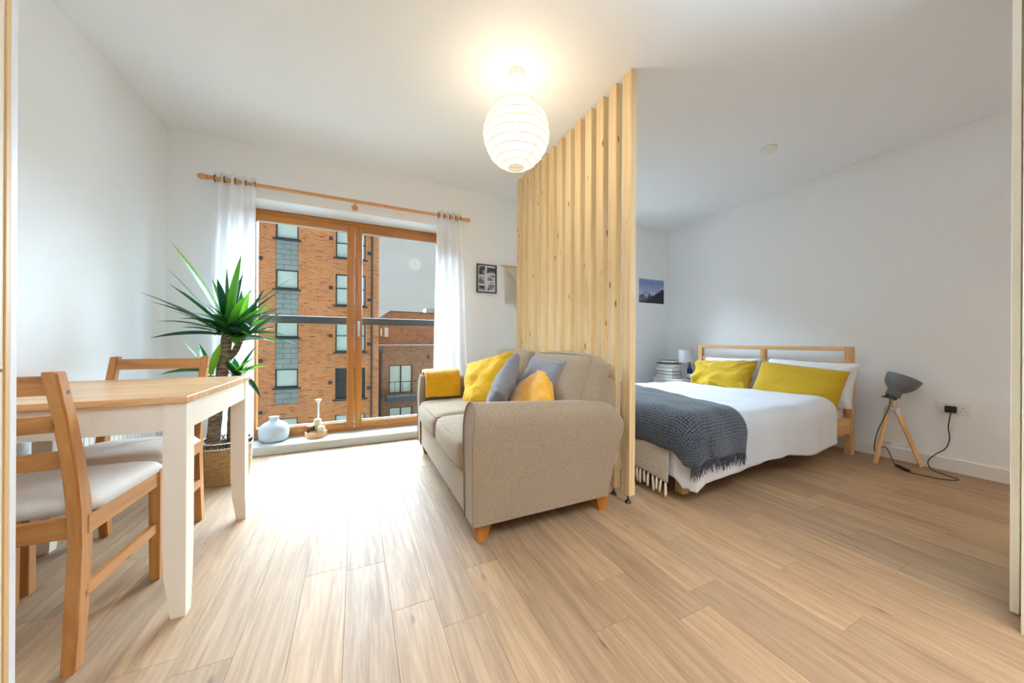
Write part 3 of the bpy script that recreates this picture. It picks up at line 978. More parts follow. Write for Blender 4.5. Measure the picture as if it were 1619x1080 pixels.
# ------------------------------------------------------------------ radiator on the left wall
rad = thing('panel_radiator', 'white ribbed panel radiator low on the left wall behind the table', 'radiator', (XL + 0.05, 2.75, 0.12))
b = nbm(); box(b, XL + 0.022, XL + 0.030, 2.32, 3.20, 0.14, 0.60, 0.003, 1); obj('back_panel', b, M['trim'], rad)
for k in range(22):
    y = 2.34 + k * 0.0385
    b = nbm(); box(b, XL + 0.030, XL + 0.048, y, y + 0.034, 0.15, 0.59, 0.006, 2); obj('rib', b, M['trim'], rad)
b = nbm(); box(b, XL + 0.020, XL + 0.052, 2.315, 3.205, 0.60, 0.612, 0.003, 1); obj('top_grille', b, M['trim'], rad)
b = nbm()
for y in (2.45, 3.05): box(b, XL + 0.001, XL + 0.023, y, y + 0.03, 0.2, 0.55)
obj('wall_bracket', b, M['trim'], rad)

# ------------------------------------------------------------------ sofa
sofa = thing('two_seat_sofa', 'beige linen two seat sofa with rolled arms in front of the battens', 'sofa', (0.9, 2.16, 0))
def arm(inner, sg, label=None):
    sec = [(0.0, .09), (0.0, .30), (0.0, .50), (0.002, .56), (0.014, .610), (0.040, .640), (0.075, .652), (0.110, .648), (0.140, .626), (0.155, .590),
           (0.157, .545), (0.150, .47), (0.141, .38), (0.134, .28), (0.130, .18), (0.128, .09)]
    S = 22
    def pt(i, j):
        s_ = i / S
        o, z = sec[j]
        h = .652 - .045 * s_ - .085 * max(0, (s_ - .82) / .18) ** 2.2
        zz = .09 + (z - .09) * (h - .09) / (.652 - .09)
        xf = .468 + 0.020 * max(0, (zz - .45) / .2) ** 2 + 0.016 * (1 - zz / .65)
        xr = 1.255 + .105 * min(1, (zz - .09) / .44)
        return (xf + s_ * (xr - xf), inner + sg * o, zz)
    b = nbm()
    vs = grid_mesh(b, S + 1, len(sec), pt)
    b.faces.new([vs[0][j] for j in range(len(sec))]); b.faces.new([vs[S][j] for j in range(len(sec))][::-1])
    for j in (0,):
        b.faces.new([vs[i][0] for i in range(S + 1)] + [vs[i][-1] for i in range(S, -1, -1)])
    bmesh.ops.triangulate(b, faces=[f for f in b.faces if len(f.verts) > 4])
    a = obj('arm', b, M['sofa'], sofa, smooth=True)
    b = nbm()
    pts = [Vector(pt(0, j)) + Vector((-0.001, 0, 0)) for j in range(len(sec))]
    tube(b, spline(pts, 3), 0.0045, 6); obj('piping', b, M['piping'], a, smooth='all')
    return a
arm(1.560, -1)
arm(2.775, 1)
b = nbm(); box(b, 0.485, 1.25, 1.555, 2.78, 0.09, 0.285, 0.014, 3); obj('base', b, M['sofa'], sofa, smooth=True)
# back frame
b = nbm()
def backf(i, j):
    prof = [(1.20, .10), (1.16, .45), (1.19, .66), (1.225, .735), (1.27, .752), (1.32, .74), (1.352, .70), (1.348, .50), (1.30, .28), (1.27, .10)]
    y = 1.475 + (2.862 - 1.475) * i / 10
    x, z = prof[j % 10]
    if i in (0, 10) and z > .6: z -= .012
    return (x, y, z)
vs = grid_mesh(b, 11, 11, backf)
bmesh.ops.remove_doubles(b, verts=b.verts, dist=1e-5)
bmesh.ops.holes_fill(b, edges=b.edges, sides=12)
obj('back_frame', b, M['sofa'], sofa, smooth=True)
def soft_box(name, mat, parent, x0, x1, y0, y1, z0, z1, rad, crown, M4=None, n=18, pipe=True, seed=0):
    """upholstery block: rounded box with crowned faces"""
    b = nbm()
    t = bmesh.new()
    bmesh.ops.create_cube(t, size=2.0)
    bmesh.ops.subdivide_edges(t, edges=t.edges[:], cuts=n, use_grid_fill=True)
    cx, cy, cz = (x0 + x1) / 2, (y0 + y1) / 2, (z0 + z1) / 2
    hx, hy, hz = (x1 - x0) / 2, (y1 - y0) / 2, (z1 - z0) / 2
    for v in t.verts:
        p = v.co.copy()
        q = Vector((p.x * hx, p.y * hy, p.z * hz))
        inn = Vector((max(-hx + rad, min(hx - rad, q.x)), max(-hy + rad, min(hy - rad, q.y)), max(-hz + rad, min(hz - rad, q.z))))
        d = q - inn
        if d.length > 1e-6: q = inn + d.normalized() * rad
        k = (1 - min(1, abs(p.x)) ** 2) * (1 - min(1, abs(p.y)) ** 2)
        kz = 1 if p.z > 0 else -0.3
        q.z += crown * k * kz
        kx = (1 - p.y ** 2) * (1 - p.z ** 2)
        q.x += crown * 0.8 * kx * (1 if p.x > 0 else -1) * (abs(p.x) ** 3)
        ky = (1 - p.x ** 2) * (1 - p.z ** 2)
        q.y += crown * 0.5 * ky * (1 if p.y > 0 else -1) * (abs(p.y) ** 3)
        q += Vector((0, 0, 1)) * 0.006 * noise.noise(Vector((q.x * 6 + seed, q.y * 6, q.z * 6)))
        v.co = q
    MM = Matrix.Translation((cx, cy, cz)) @ (M4 if M4 is not None else Matrix.Identity(4))
    merge(b, t, MM)
    o = obj(name, b, mat, parent, smooth='all')
    if pipe:
        b = nbm()
        for zz, xx in ((hz - rad * .35, 1), (-hz + rad * .35, 1)):
            r2 = rad * .35
            pts = []
            for (px, py) in ((-hx + r2, -hy + r2), (hx - r2, -hy + r2), (hx - r2, hy - r2), (-hx + r2, hy - r2), (-hx + r2, -hy + r2)):
                pts.append(Vector((px, py, zz)))
            lp = []
            for i in range(4):
                for k in range(10):
                    p = pts[i].lerp(pts[i + 1], k / 10)
                    u, v_ = p.x / hx, p.y / hy
                    p.x += crown * .8 * (1 - v_ ** 2) * (1 if u > 0 else -1) * abs(u) ** 3 * .55
                    p.y += crown * .5 * (1 - u ** 2) * (1 if v_ > 0 else -1) * abs(v_) ** 3 * .55
                    lp.append(MM @ p)
            lp.append(lp[0])
            tube(b, lp, 0.0045, 6, caps=False)
        obj('piping', b, M['piping'], o, smooth='all')
    return o
soft_box('seat_cushion', M['sofa'], sofa, 0.462, 1.10, 1.566, 2.166, 0.272, 0.452, 0.055, 0.022, seed=1)
soft_box('seat_cushion', M['sofa'], sofa, 0.462, 1.10, 2.170, 2.770, 0.272, 0.452, 0.055, 0.022, seed=2)
rotb = Matrix.Rotation(math.radians(16), 4, 'Y') @ Matrix.Rotation(math.radians(-90), 4, 'Y')
def back_cushion(y0, y1, cx, cz, tilt, seed):
    MM = Matrix.Rotation(math.radians(tilt), 4, 'Y') @ Matrix.Rotation(math.radians(-90), 4, 'Y')
    hx, hz = 0.21, 0.088
    soft_box('back_cushion', M['sofa'], sofa, cx - hx, cx + hx, y0, y1, cz - hz, cz + hz, 0.05, 0.035, MM, seed=seed)
back_cushion(1.475, 2.150, 1.190, 0.645, 20, 3)
back_cushion(2.175, 2.80, 1.185, 0.645, 18, 4)
for x0, y0, x1, y1 in ((.505, 1.462, .578, 1.53), (1.205, 1.462, 1.285, 1.53), (.505, 2.80, .578, 2.868), (1.205, 2.80, 1.285, 2.868)):
    b = nbm()
    fx = 1 if x0 < .8 else -1
    t = bmesh.new()
    rings = []
    for z, dx0, dx1 in ((0.0, .012 if fx > 0 else .020, -.020 if fx > 0 else -.012), (0.092, -.008, .008)):
        rings.append([t.verts.new(p) for p in ((x0 + dx0, y0, z), (x1 + dx1, y0, z), (x1 + dx1, y1, z), (x0 + dx0, y1, z))])
    for k in range(4): t.faces.new((rings[0][k], rings[0][(k + 1) % 4], rings[1][(k + 1) % 4], rings[1][k]))
    t.faces.new(rings[0][::-1]); t.faces.new(rings[1])
    merge(b, t)
    obj('leg', b, M['sofa_leg'], sofa)

# ------------------------------------------------------------------ cushions and pillows
def cushion(name, label, cat, c, nrm, upd, w, h, t, mat, seed=0, wrinkle=0.012, pinch=0.07, group=None, sag=0.0, back=None, n=30):
    nrm = Vector(nrm).normalized()
    upd = Vector(upd); upd = (upd - nrm * upd.dot(nrm)).normalized()
    rgt = upd.cross(nrm).normalized()
    c = Vector(c)
    th = thing(name, label, cat, tuple(c), 0, group) if back else None
    def side(sg):
        b = nbm()
        def fn(i, j):
            u, v = -1 + 2 * i / n, -1 + 2 * j / n
            pu = u * (1 - pinch * (1 - v * v)) ; pv = v * (1 - pinch * (1 - u * u))
            k = max(0, (1 - u * u)) ** 0.5 * max(0, (1 - v * v)) ** 0.5
            d = t / 2 * (k ** 0.75)
            q = Vector((u * 2.2 + seed * 3.1, v * 2.2, sg * 2.0))
            d += wrinkle * noise.noise(q) * min(1, k * 3)
            q2 = Vector((u * 5 + seed, v * 5 + 2.0 * u, sg * 5.0))
            d += wrinkle * 0.6 * abs(noise.noise(q2)) * min(1, k * 2.5) - wrinkle * .15 * min(1, k * 2)
            # pleats running in from the corners
            d += wrinkle * 0.5 * math.sin(14 * (u * u - v * v) + seed) * (abs(u * v)) ** 1.2 * min(1, k * 3)
            p = c + rgt * (pu * w / 2) + upd * (pv * h / 2 - sag * (1 - u * u) * (v + 1) * .5 * h) + nrm * (sg * d)
            return p
        grid_mesh(b, n + 1, n + 1, fn)
        return b
    if back is None:
        b = side(1); b2 = side(-1); merge(b, b2)
        bmesh.ops.remove_doubles(b, verts=b.verts, dist=1e-4)
        o = obj(name, b, mat, None, smooth='all', origin=tuple(c))
        tag(o, label, cat, group)
        return o
    obj('front_cover', side(1), mat, th, smooth='all')
    obj('back_cover', side(-1), back, th, smooth='all')
    return th
cushion('scatter_cushion', 'crumpled yellow scatter cushion leaning at the far end of the sofa row', 'cushion', (0.930, 2.43, 0.625), (-0.78, -0.42, 0.46), (0.35, 0.55, 0.9), 0.46, 0.42, 0.17, M['yellow'], 1, 0.020, group='scatter cushions on the sofa')
cushion('scatter_cushion', 'grey scatter cushion standing upright beside the crumpled yellow one', 'cushion', (0.895, 2.06, 0.615), (-0.80, 0.46, 0.38), (0.55, 0.62, 0.70), 0.38, 0.38, 0.15, M['grey_cushion'], 2, 0.012, group='scatter cushions on the sofa')
cushion('scatter_cushion', 'smooth grey scatter cushion behind the tilted mustard one', 'cushion', (1.060, 1.900, 0.640), (-0.90, 0.02, 0.44), (0.45, -0.06, 0.88), 0.44, 0.42, 0.12, M['grey_cushion'], 3, 0.008, group='scatter cushions on the sofa', back=M['charcoal_cushion'])
cushion('scatter_cushion', 'mustard velvet scatter cushion tilted by the near sofa arm', 'cushion', (0.985, 1.825, 0.590), (-0.84, 0.0, 0.60), (0.43, -0.70, 0.60), 0.42, 0.40, 0.11, M['mustard'], 4, 0.010, 0.10, group='scatter cushions on the sofa')

# folded throw over the far arm
b = nbm()
prof = [(2.735, 0.474), (2.745, 0.50), (2.752, 0.56), (2.757, 0.615), (2.772, 0.648), (2.805, 0.668), (2.85, 0.676), (2.89, 0.668), (2.922, 0.642), (2.938, 0.60), (2.940, 0.52), (2.934, 0.44)]
prof = spline([Vector((0, a, c)) for a, c in prof], 4)
NX = 26
def thr(i, j):
    u = i / NX
    p = prof[j]
    w0, w1 = 0.512, 0.800
    x = w0 + (w1 - w0) * u + 0.006 * noise.noise(Vector((p.y * 9, p.z * 9, 3))) 
    n_ = 0.006 * noise.noise(Vector((u * 4, p.y * 12, p.z * 12)))
    z = p.z + n_ + (0.010 * u if j > 12 else 0)
    return (x, p.y - abs(n_) - 0.002, z)
grid_mesh(b, NX + 1, len(prof), thr)
o = obj('folded_throw', b, M['mustard_throw'], None, smooth='all', origin=(0.65, 2.83, 0.47))
add_mod(o, 'SOLIDIFY', thickness=0.020, offset=1.0)
add_mod(o, 'BEVEL', width=0.006, segments=2)
tag(o, 'folded mustard fleece throw draped over the far sofa arm', 'throw')

# ------------------------------------------------------------------ bed
BX0, BX1, BY0, BY1 = 1.80, 3.80, 1.31, 2.70
bed = thing('double_bed', 'pine double bed frame with slatted headboard against the right wall', 'bed', (2.8, 2.0, 0))
for y0, y1 in ((BY0, BY0 + 0.052), (BY1 - 0.052, BY1)):
    b = nbm(); box(b, 3.755, 3.800, y0, y1, 0, 0.905, 0.002, 1); obj('headboard_post', b, M['pine_bed_z'], bed)
b = nbm(); box(b, 3.760, 3.796, BY0 + .052, BY1 - .052, 0.868, 0.905, 0.002, 1); obj('headboard_rail', b, M['pine_bed_y'], bed)
b = nbm(); box(b, 3.762, 3.792, BY0 + .052, BY1 - .052, 0.735, 0.772, 0.002, 1); obj('headboard_rail', b, M['pine_bed_y'], bed)
b = nbm(); box(b, 3.762, 3.792, BY0 + .052, BY1 - .052, 0.32, 0.60, 0.002, 1); obj('headboard_panel', b, M['pine_bed_y'], bed)
b = nbm(); box(b, 3.757, 3.796, 1.965, 2.015, 0.60, 0.868, 0.002, 1); obj('headboard_stile', b, M['pine_bed_z'], bed)
for y0, y1 in ((BY0 + .012, BY0 + .044), (BY1 - .044, BY1 - .012)):
    b = nbm(); box(b, 1.83, 3.757, y0, y1, 0.175, 0.305, 0.003, 1); obj('side_rail', b, M['pine_bed_x'], bed)
b = nbm(); box(b, 1.80, 1.832, BY0 + .012, BY1 - .012, 0.175, 0.305, 0.003, 1); obj('foot_rail', b, M['pine_bed_y'], bed)
for y0 in (1.400, BY1 - 0.145):
    b = nbm(); box(b, 1.815, 1.870, y0, y0 + 0.055, 0, 0.178, 0.002, 1); obj('foot_leg', b, M['pine_bed_z'], bed)
b = nbm(); box(b, 2.7, 2.75, 1.98, 2.03, 0, 0.178); obj('middle_leg', b, M['pine_bed_z'], bed)
for k in range(13):
    x = 1.9 + k * 0.142
    b = nbm(); box(b, x, x + 0.075, BY0 + .044, BY1 - .044, 0.235, 0.252); obj('base_slat', b, M['pine_bed_y'], bed)
o = soft_box('mattress', M['mattress'], None, 1.84, 3.745, 1.345, 2.665, 0.254, 0.452, 0.05, 0.004, n=10, pipe=False)
tag(o, 'white mattress on the pine bed, mostly under the duvet', 'mattress')

class Drape:
    def __init__(s, X0, Y0, Y1, zt, r):
        s.X0, s.Y0, s.Y1, s.zt, s.r = X0, Y0, Y1, zt, r
    def pos(s, a, b_, off=0.0, rip=0.0, seed=0, puff=0.0):
        dx = max(0, s.X0 - a)
        dy, sy = (s.Y0 - b_, -1) if b_ < s.Y0 else ((b_ - s.Y1, 1) if b_ > s.Y1 else (0, 1))
        ca, cb = max(a, s.X0), min(max(b_, s.Y0), s.Y1)
        d = math.hypot(dx, dy)
        dcl = min(d, max(dx, dy) + 0.05) / d if d > 1e-6 else 1.0
        dir_d, d = d, d * dcl
        zz = s.zt + puff * (0.5 + 0.5 * math.sin(3.1 * ca) * math.cos(2.3 * cb))
        zz += (0.014 * noise.noise(Vector((ca * 3.2, cb * 3.2, seed))) + 0.010 * noise.noise(Vector((ca * 8, cb * 5, 5.0)))) 
        if d < 1e-6:
            return Vector((a, b_, zz + off))
        ux, uy = -dx / dir_d, sy * dy / dir_d
        q = s.r * math.pi / 2
        if d < q:
            an = d / s.r; out = s.r * math.sin(an); dr = s.r * (1 - math.cos(an)); ex, ez = math.sin(an), math.cos(an)
        else:
            out = s.r + 0.04 * (d - q); dr = s.r + (d - q); ex, ez = 1, 0
        along = (cb * 1.0 + ca * 1.0)
        ang = math.atan2(dy, dx + 1e-6)
        wv = rip * (math.sin(along * 13 + seed) + 0.6 * math.sin(along * 27 + 2 * seed)) * min(1, d / 0.3)
        if dx > 0 and dy > 0: wv += rip * 1.6 * math.sin(5 * ang + seed) * min(1, d / 0.25)
        out += wv + off * ex
        return Vector((ca + ux * out, cb + uy * out, zz - dr + off * ez))
def cloth(name, drape, fplan, nu, nv, mat, off, rip, seed, thick, puff=0.0):
    b = nbm()
    uvl = {}
    def fn(i, j):
        a, c = fplan(i / (nu - 1), j / (nv - 1))
        return drape.pos(a, c, off, rip, seed, puff)
    vs = grid_mesh(b, nu, nv, fn)
    uv = b.loops.layers.uv.new('UVMap')
    idx = {}
    for i in range(nu):
        for j in range(nv):
            idx[vs[i][j]] = fplan(i / (nu - 1), j / (nv - 1))
    for f in b.faces:
        for lp in f.loops:
            lp[uv].uv = idx[lp.vert]
    return b
bed_d = Drape(1.815, 1.375, 2.62, 0.485, 0.115)
def duvet_plan(u, v):
    a = 1.40 + (3.37 - 1.40) * u
    lo = 0.965 + 0.022 * math.sin(a * 5.2 + 1.0) - 0.03 * max(0, (1.9 - a) / .4)
    hi = 2.95
    a += 0.02 * u * math.sin(5 * v)
    return a, lo + (hi - lo) * v
b = cloth('duvet', bed_d, duvet_plan, 90, 100, None, 0.0, 0.006, 1.0, 0.03, 0.018)
o = obj('duvet', b, M['duvet'], None, smooth='all', origin=(2.5, 2.0, 0.47))
add_mod(o, 'SOLIDIFY', thickness=0.028, offset=-1.0)
add_mod(o, 'SUBSURF', levels=1, render_levels=1)
tag(o, 'white duvet with fine grey pinstripes spread over the bed', 'duvet')

def pale_plan(u, v):
    a0 = 1.365 + 0.05 * v
    return a0 + (1.98 - a0) * u, 1.385 + (2.45 - 1.385) * v
pale = thing('throw_blanket', 'pale beige woven throw with cream tassels hanging over the bed foot', 'throw', (1.8, 1.9, 0.45))
b = cloth('weave', bed_d, pale_plan, 36, 60, None, 0.020, 0.004, 2.0, 0.01, 0.018)
o = obj('woven_cloth', b, M['throw_pale'], pale, smooth='all'); add_mod(o, 'SOLIDIFY', thickness=0.006, offset=1.0)
rt_ = random.Random(9)
for k in range(34):
    v = (k + 0.5) / 34
    a, c = pale_plan(0.0, v)
    p = bed_d.pos(a, c, 0.022, 0.004, 2.0, 0.018)
    b = nbm()
    L = 0.085 + rt_.uniform(-.012, .012)
    sw = rt_.uniform(-.012, .012)
    tube(b, [p + Vector((0, 0, .004)), p + Vector((-.002, sw * .3, -L * .25)), p + Vector((-.003, sw, -L * .8)), p + Vector((-.004, sw * 1.2, -L))], [0.0035, 0.0075, 0.0085, 0.006], 7)
    obj('tassel', b, M['tassel'], pale, smooth='all')

def dark_plan(u, v):
    a0 = 1.545 + 0.02 * math.sin(7 * v)
    a1 = 2.13 + 0.30 * v
    b0 = 1.085 + 0.03 * (1 - u)
    return a0 + (a1 - a0) * u, b0 + (2.60 - b0) * v
dark = thing('throw_blanket', 'charcoal knitted throw with dark fringe across the foot of the bed', 'throw', (2.0, 1.9, 0.5))
b = cloth('knit', bed_d, dark_plan, 44, 80, None, 0.034, 0.007, 4.0, 0.01, 0.018)
o = obj('knitted_cloth', b, M['throw_dark'], dark, smooth='all'); add_mod(o, 'SOLIDIFY', thickness=0.007, offset=1.0)
b = nbm()
for k in range(120):
    u = (k + rt_.uniform(0.1, .9)) / 120
    a, c = dark_plan(u, 0.0)
    p = bed_d.pos(a, c, 0.038, 0.007, 4.0, 0.018)
    L = 0.06 + rt_.uniform(-.015, .02)
    sx, sy_ = rt_.uniform(-.016, .016), rt_.uniform(-.012, .006)
    tube(b, [p + Vector((0, 0, .006)), p + Vector((sx * .4, sy_ * .5, -L * .5)), p + Vector((sx, sy_, -L))], [0.0022, 0.0024, 0.0012], 5)
o = obj('fringe', b, M['fringe_dark'], dark); o['kind'] = 'stuff'

cushion('bed_pillow', 'white pillow propped on the headboard behind the smooth yellow pillow', 'pillow', (3.655, 1.585, 0.590), (-0.90, -0.05, 0.36), (0.38, 0, 0.9), 0.66, 0.40, 0.17, M['white_cotton'], 5, 0.016, 0.05, 'pillows on the bed')
cushion('bed_pillow', 'white pillow propped behind the ruffled yellow pillow by the nightstand', 'pillow', (3.655, 2.28, 0.585), (-0.92, 0.05, 0.36), (0.38, 0, 0.9), 0.62, 0.40, 0.17, M['white_cotton'], 6, 0.016, 0.05, 'pillows on the bed')
cushion('bed_pillow', 'plain yellow pillow on the bed, nearest the tripod lamp', 'pillow', (3.500, 1.595, 0.565), (-0.86, -0.06, 0.46), (0.46, -0.05, 0.86), 0.64, 0.38, 0.16, M['bed_yellow'], 7, 0.010, 0.03, 'pillows on the bed')
cushion('bed_pillow', 'ruffled yellow pillow on the bed, nearest the nightstand', 'pillow', (3.505, 2.262, 0.585), (-0.86, 0.04, 0.46), (0.46, 0.03, 0.86), 0.66, 0.36, 0.17, M['bed_yellow'], 8, 0.045, 0.05, 'pillows on the bed')

# ------------------------------------------------------------------ nightstand and what stands on it
NX0, NX1, NY0, NY1, NZ = 3.43, 3.83, 2.735, 3.085, 0.490
ns = thing('nightstand', 'small white chest of drawers between bed and window wall', 'nightstand', (3.63, 2.91, 0))
b = nbm(); box(b, NX0 + .018, NX1, NY0, NY1, 0.0, NZ - .020, 0.002, 1); obj('body', b, M['white_lacquer'], ns)
b = nbm(); box(b, NX0, NX1 + .002, NY0 - .003, NY1 + .003, NZ - .020, NZ, 0.002, 1); obj('top', b, M['white_lacquer'], ns)
for z0, z1 in ((0.04, 0.235), (0.242, 0.44)):
    b = nbm(); box(b, NX0, NX0 + .017, NY0 + .004, NY1 - .004, z0, z1, 0.002, 1); obj('drawer_front', b, M['white_lacquer'], ns)
bk = random.Random(12)
cols = [((150, 152, 156), 'pale grey', 'lowest of the stack'), ((84, 88, 92), 'mid grey', 'second from the bottom of the stack'), ((140, 142, 148), 'light grey', 'third from the bottom of the stack'),
        ((176, 176, 176), 'off-white', 'fourth from the bottom of the stack'), ((34, 36, 40), 'dark grey', 'second from the top of the stack'), ((62, 70, 68), 'slate grey', 'lying small on top of the stack')]
z = NZ
for i, (cc, cn, where) in enumerate(cols):
    h = (0.046, 0.040, 0.048, 0.042, 0.014, 0.034)[i]
    w, d = ((0.165, 0.235), (0.155, 0.225), (0.160, 0.230), (0.150, 0.225), (0.160, 0.235), (0.115, 0.165))[i]
    cx, cy_ = 3.565 + bk.uniform(-.008, .008), 2.955 + bk.uniform(-.008, .008)
    rz = bk.uniform(-.06, .06) + (0.25 if i == 5 else 0)
    t = thing('stacked_book', '%s book on the nightstand, %s' % (cn, where), 'book', (cx, cy_, z), rz, 'books on the nightstand')
    cm = plain('book_cover', srgb(*cc), 0.6)
    if 'pages' not in M: M['pages'] = plain('book_pages', srgb(214, 212, 206), 0.9, 0.1)
    b = nbm()
    box(b, -w / 2, w / 2, -d / 2, d / 2, 0, 0.0055); box(b, -w / 2, w / 2, -d / 2, d / 2, h - .006, h - 0.0005); box(b, w / 2 - .003, w / 2, -d / 2, d / 2, .002, h - .002)
    obj('cover', b, cm, t, local=True)
    b = nbm(); box(b, -w / 2 + .004, w / 2 - .003, -d / 2 + .004, d / 2 - .004, 0.0056, h - .0062); obj('page_block', b, M['pages'], t, local=True)
    z += h
t = thing('table_lamp', 'small white drum shade lamp on the nightstand', 'table lamp', (3.765, 2.868, NZ))
b = nbm(); lathe(b, [(0.055, 0), (0.055, 0.010), (0.050, 0.014), (0.010, 0.018), (0.008, 0.03), (0.008, 0.20)], (3.765, 2.868, NZ), 24); obj('base', b, M['white_lacquer'], t, smooth=True)
b = nbm(); lathe(b, [(0.082, 0.19), (0.084, 0.19), (0.084, 0.352), (0.082, 0.352), (0.082, 0.19)], (3.765, 2.868, NZ), 36, cap0=False, cap1=False)
lathe(b, [(0.0, 0.192), (0.082, 0.192)], (3.765, 2.868, NZ), 36, cap0=False, cap1=False)
obj('drum_shade', b, M['shade_white'], t, smooth=True)
t = thing('pump_bottle', 'dark blue pump bottle with pale label on the nightstand', 'bottle', (3.700, 2.768, NZ))
c0 = (3.700, 2.768, NZ)
b = nbm(); lathe(b, [(0.026, 0), (0.029, 0.004), (0.029, 0.105), (0.026, 0.122), (0.014, 0.140), (0.012, 0.15), (0.012, 0.156), (0, 0.156)], c0, 24); bt = obj('bottle_body', b, M['blue_bottle'], t, smooth=True)
b = nbm(); lathe(b, [(0.0295, 0.012), (0.0297, 0.014), (0.0297, 0.062), (0.0295, 0.064)], c0, 24, cap0=False, cap1=False); obj('paper_label', b, M['label_paper'], bt, smooth=True)
b = nbm(); lathe(b, [(0.014, 0.156), (0.014, 0.172), (0.006, 0.176), (0.006, 0.190), (0.011, 0.192), (0.011, 0.202), (0, 0.203)], c0, 16)
beam(b, (3.700, 2.768, NZ + .197), (3.670, 2.758, NZ + .194), 0.008, 0.007); obj('pump', b, M['black_plastic'], t, smooth=True)

# ------------------------------------------------------------------ tripod lamp
HX, HY, HZ = 3.742, 1.085, 0.452
tl = thing('tripod_lamp', 'small tripod lamp with grey metal shade and wooden legs on the floor', 'floor lamp', (HX, HY, 0))
feet = [(3.615, 1.130, 0.006), (3.845, 0.955, 0.006), (3.845, 1.190, 0.006)]
for fx, fy, fz in feet:
    d = Vector((fx - HX, fy - HY, 0)).normalized()
    p_top = Vector((HX, HY, HZ - 0.015)) + d * 0.028
    b = nbm()
    beam(b, Vector((fx, fy, 0.012)), p_top, 0.016, 0.024, 0.002, upref=tuple(d)); lg = obj('leg', b, M['lamp_wood'], tl)
    b = nbm(); q = p_top.lerp(Vector((fx, fy, 0.006)), 0.12)
    beam(b, q, p_top + (p_top - q) * 0.10, 0.020, 0.028, 0.001, upref=tuple(d)); obj('bracket', b, M['steel'], lg)
b = nbm()
for fx, fy, fz in feet:
    p = Vector((HX, HY, HZ - 0.015)).lerp(Vector((fx, fy, 0)), 0.66)
    tube(b, [(HX, HY, 0.165), p], 0.003, 8)
lathe(b, [(0.010, -0.006), (0.010, 0.006)], (HX, HY, 0.165), 12)
obj('spreader', b, M['steel'], tl, smooth=True)
b = nbm(); lathe(b, [(0.030, -0.022), (0.030, -0.008), (0.016, -0.004)], (HX, HY, HZ), 18); obj('hub', b, M['steel'], tl, smooth=True)
b = nbm(); beam(b, (HX, HY, HZ - .02), (HX, HY, HZ + .062), 0.020, 0.020, 0.003); obj('neck', b, M['lamp_wood'], tl)
axv = Vector((0.34, -0.30, 0.86)).normalized()
hc = Vector((HX, HY, HZ + 0.068))
b = nbm(); lathe(b, [(0.030, -0.012), (0.034, -0.010), (0.034, 0.012), (0.026, 0.014)], hc, 24, axv)
tube(b, [hc + Vector((-.02, .045, .0)), hc + Vector((.02, -.045, .0))], 0.005, 8)
obj('socket_ring', b, M['black_plastic'], tl, smooth=True)
b = nbm()
lathe(b, [(0.038, 0.010), (0.041, 0.014), (0.041, 0.052), (0.046, 0.060), (0.062, 0.074), (0.080, 0.098), (0.091, 0.128), (0.097, 0.162), (0.098, 0.172), (0.095, 0.172), (0.088, 0.130), (0.077, 0.101), (0.060, 0.078), (0.030, 0.062), (0, 0.060)], hc, 40, axv, cap0=True, cap1=False)
obj('shade', b, M['grey_metal'], tl, smooth=True)
b = nbm()
cab = spline([hc + Vector((-.030, -.008, 0)), (3.69, 1.085, 0.43), (3.645, 1.128, 0.25), (3.655, 1.145, 0.10), (3.70, 1.10, 0.135), (3.665, 1.040, 0.03), (3.640, 0.985, 0.006), (3.630, 0.90, 0.004), (3.665, 0.80, 0.004), (3.745, 0.765, 0.004), (3.790, 0.83, 0.004), (3.845, 0.905, 0.006), (3.885, 0.935, 0.05), (3.905, 0.905, 0.11), (3.925, 0.862, 0.165), (3.932, 0.845, 0.24), (3.928, 0.850, 0.33), (3.922, 0.838, 0.43)], 7)
tube(b, cab, 0.0032, 7); cb_ = obj('cable', b, M['black_plastic'], tl, smooth='all')
b = nbm(); beam(b, (3.665, 1.035, 0.026), (3.636, 0.960, 0.012), 0.024, 0.017, 0.005); obj('inline_switch', b, M['black_plastic'], cb_, smooth=True)
b = nbm()
box(b, XR - 0.040, XR - 0.0095, 0.812, 0.866, 0.432, 0.482, 0.012, 3); obj('plug', b, M['black_plastic'], cb_, smooth=True)

# double wall socket
sk = thing('wall_socket', 'white double wall socket with a black plug in it', 'socket', (XR, 0.83, 0.465))
b = nbm(); box(b, XR - 0.009, XR, 0.757, 0.903, 0.422, 0.508, 0.003, 2); obj('face_plate', b, M['white_plastic'], sk, smooth=True)
for y in (0.800, 0.860):
    b = nbm(); box(b, XR - 0.013, XR - 0.008, y - .009, y + .009, 0.486, 0.500, 0.001, 1); obj('switch', b, M['white_plastic'], sk)
b = nbm()
for (dy, dz, w, h) in ((0, .012, .004, .007), (-.011, -.008, .006, .004), (.011, -.008, .006, .004)):
    box(b, XR - 0.0096, XR - 0.0088, 0.788 + dy - w / 2, 0.788 + dy + w / 2, 0.458 + dz - h / 2, 0.458 + dz + h / 2)
obj('pin_slots', b, M['black_plastic'], sk)

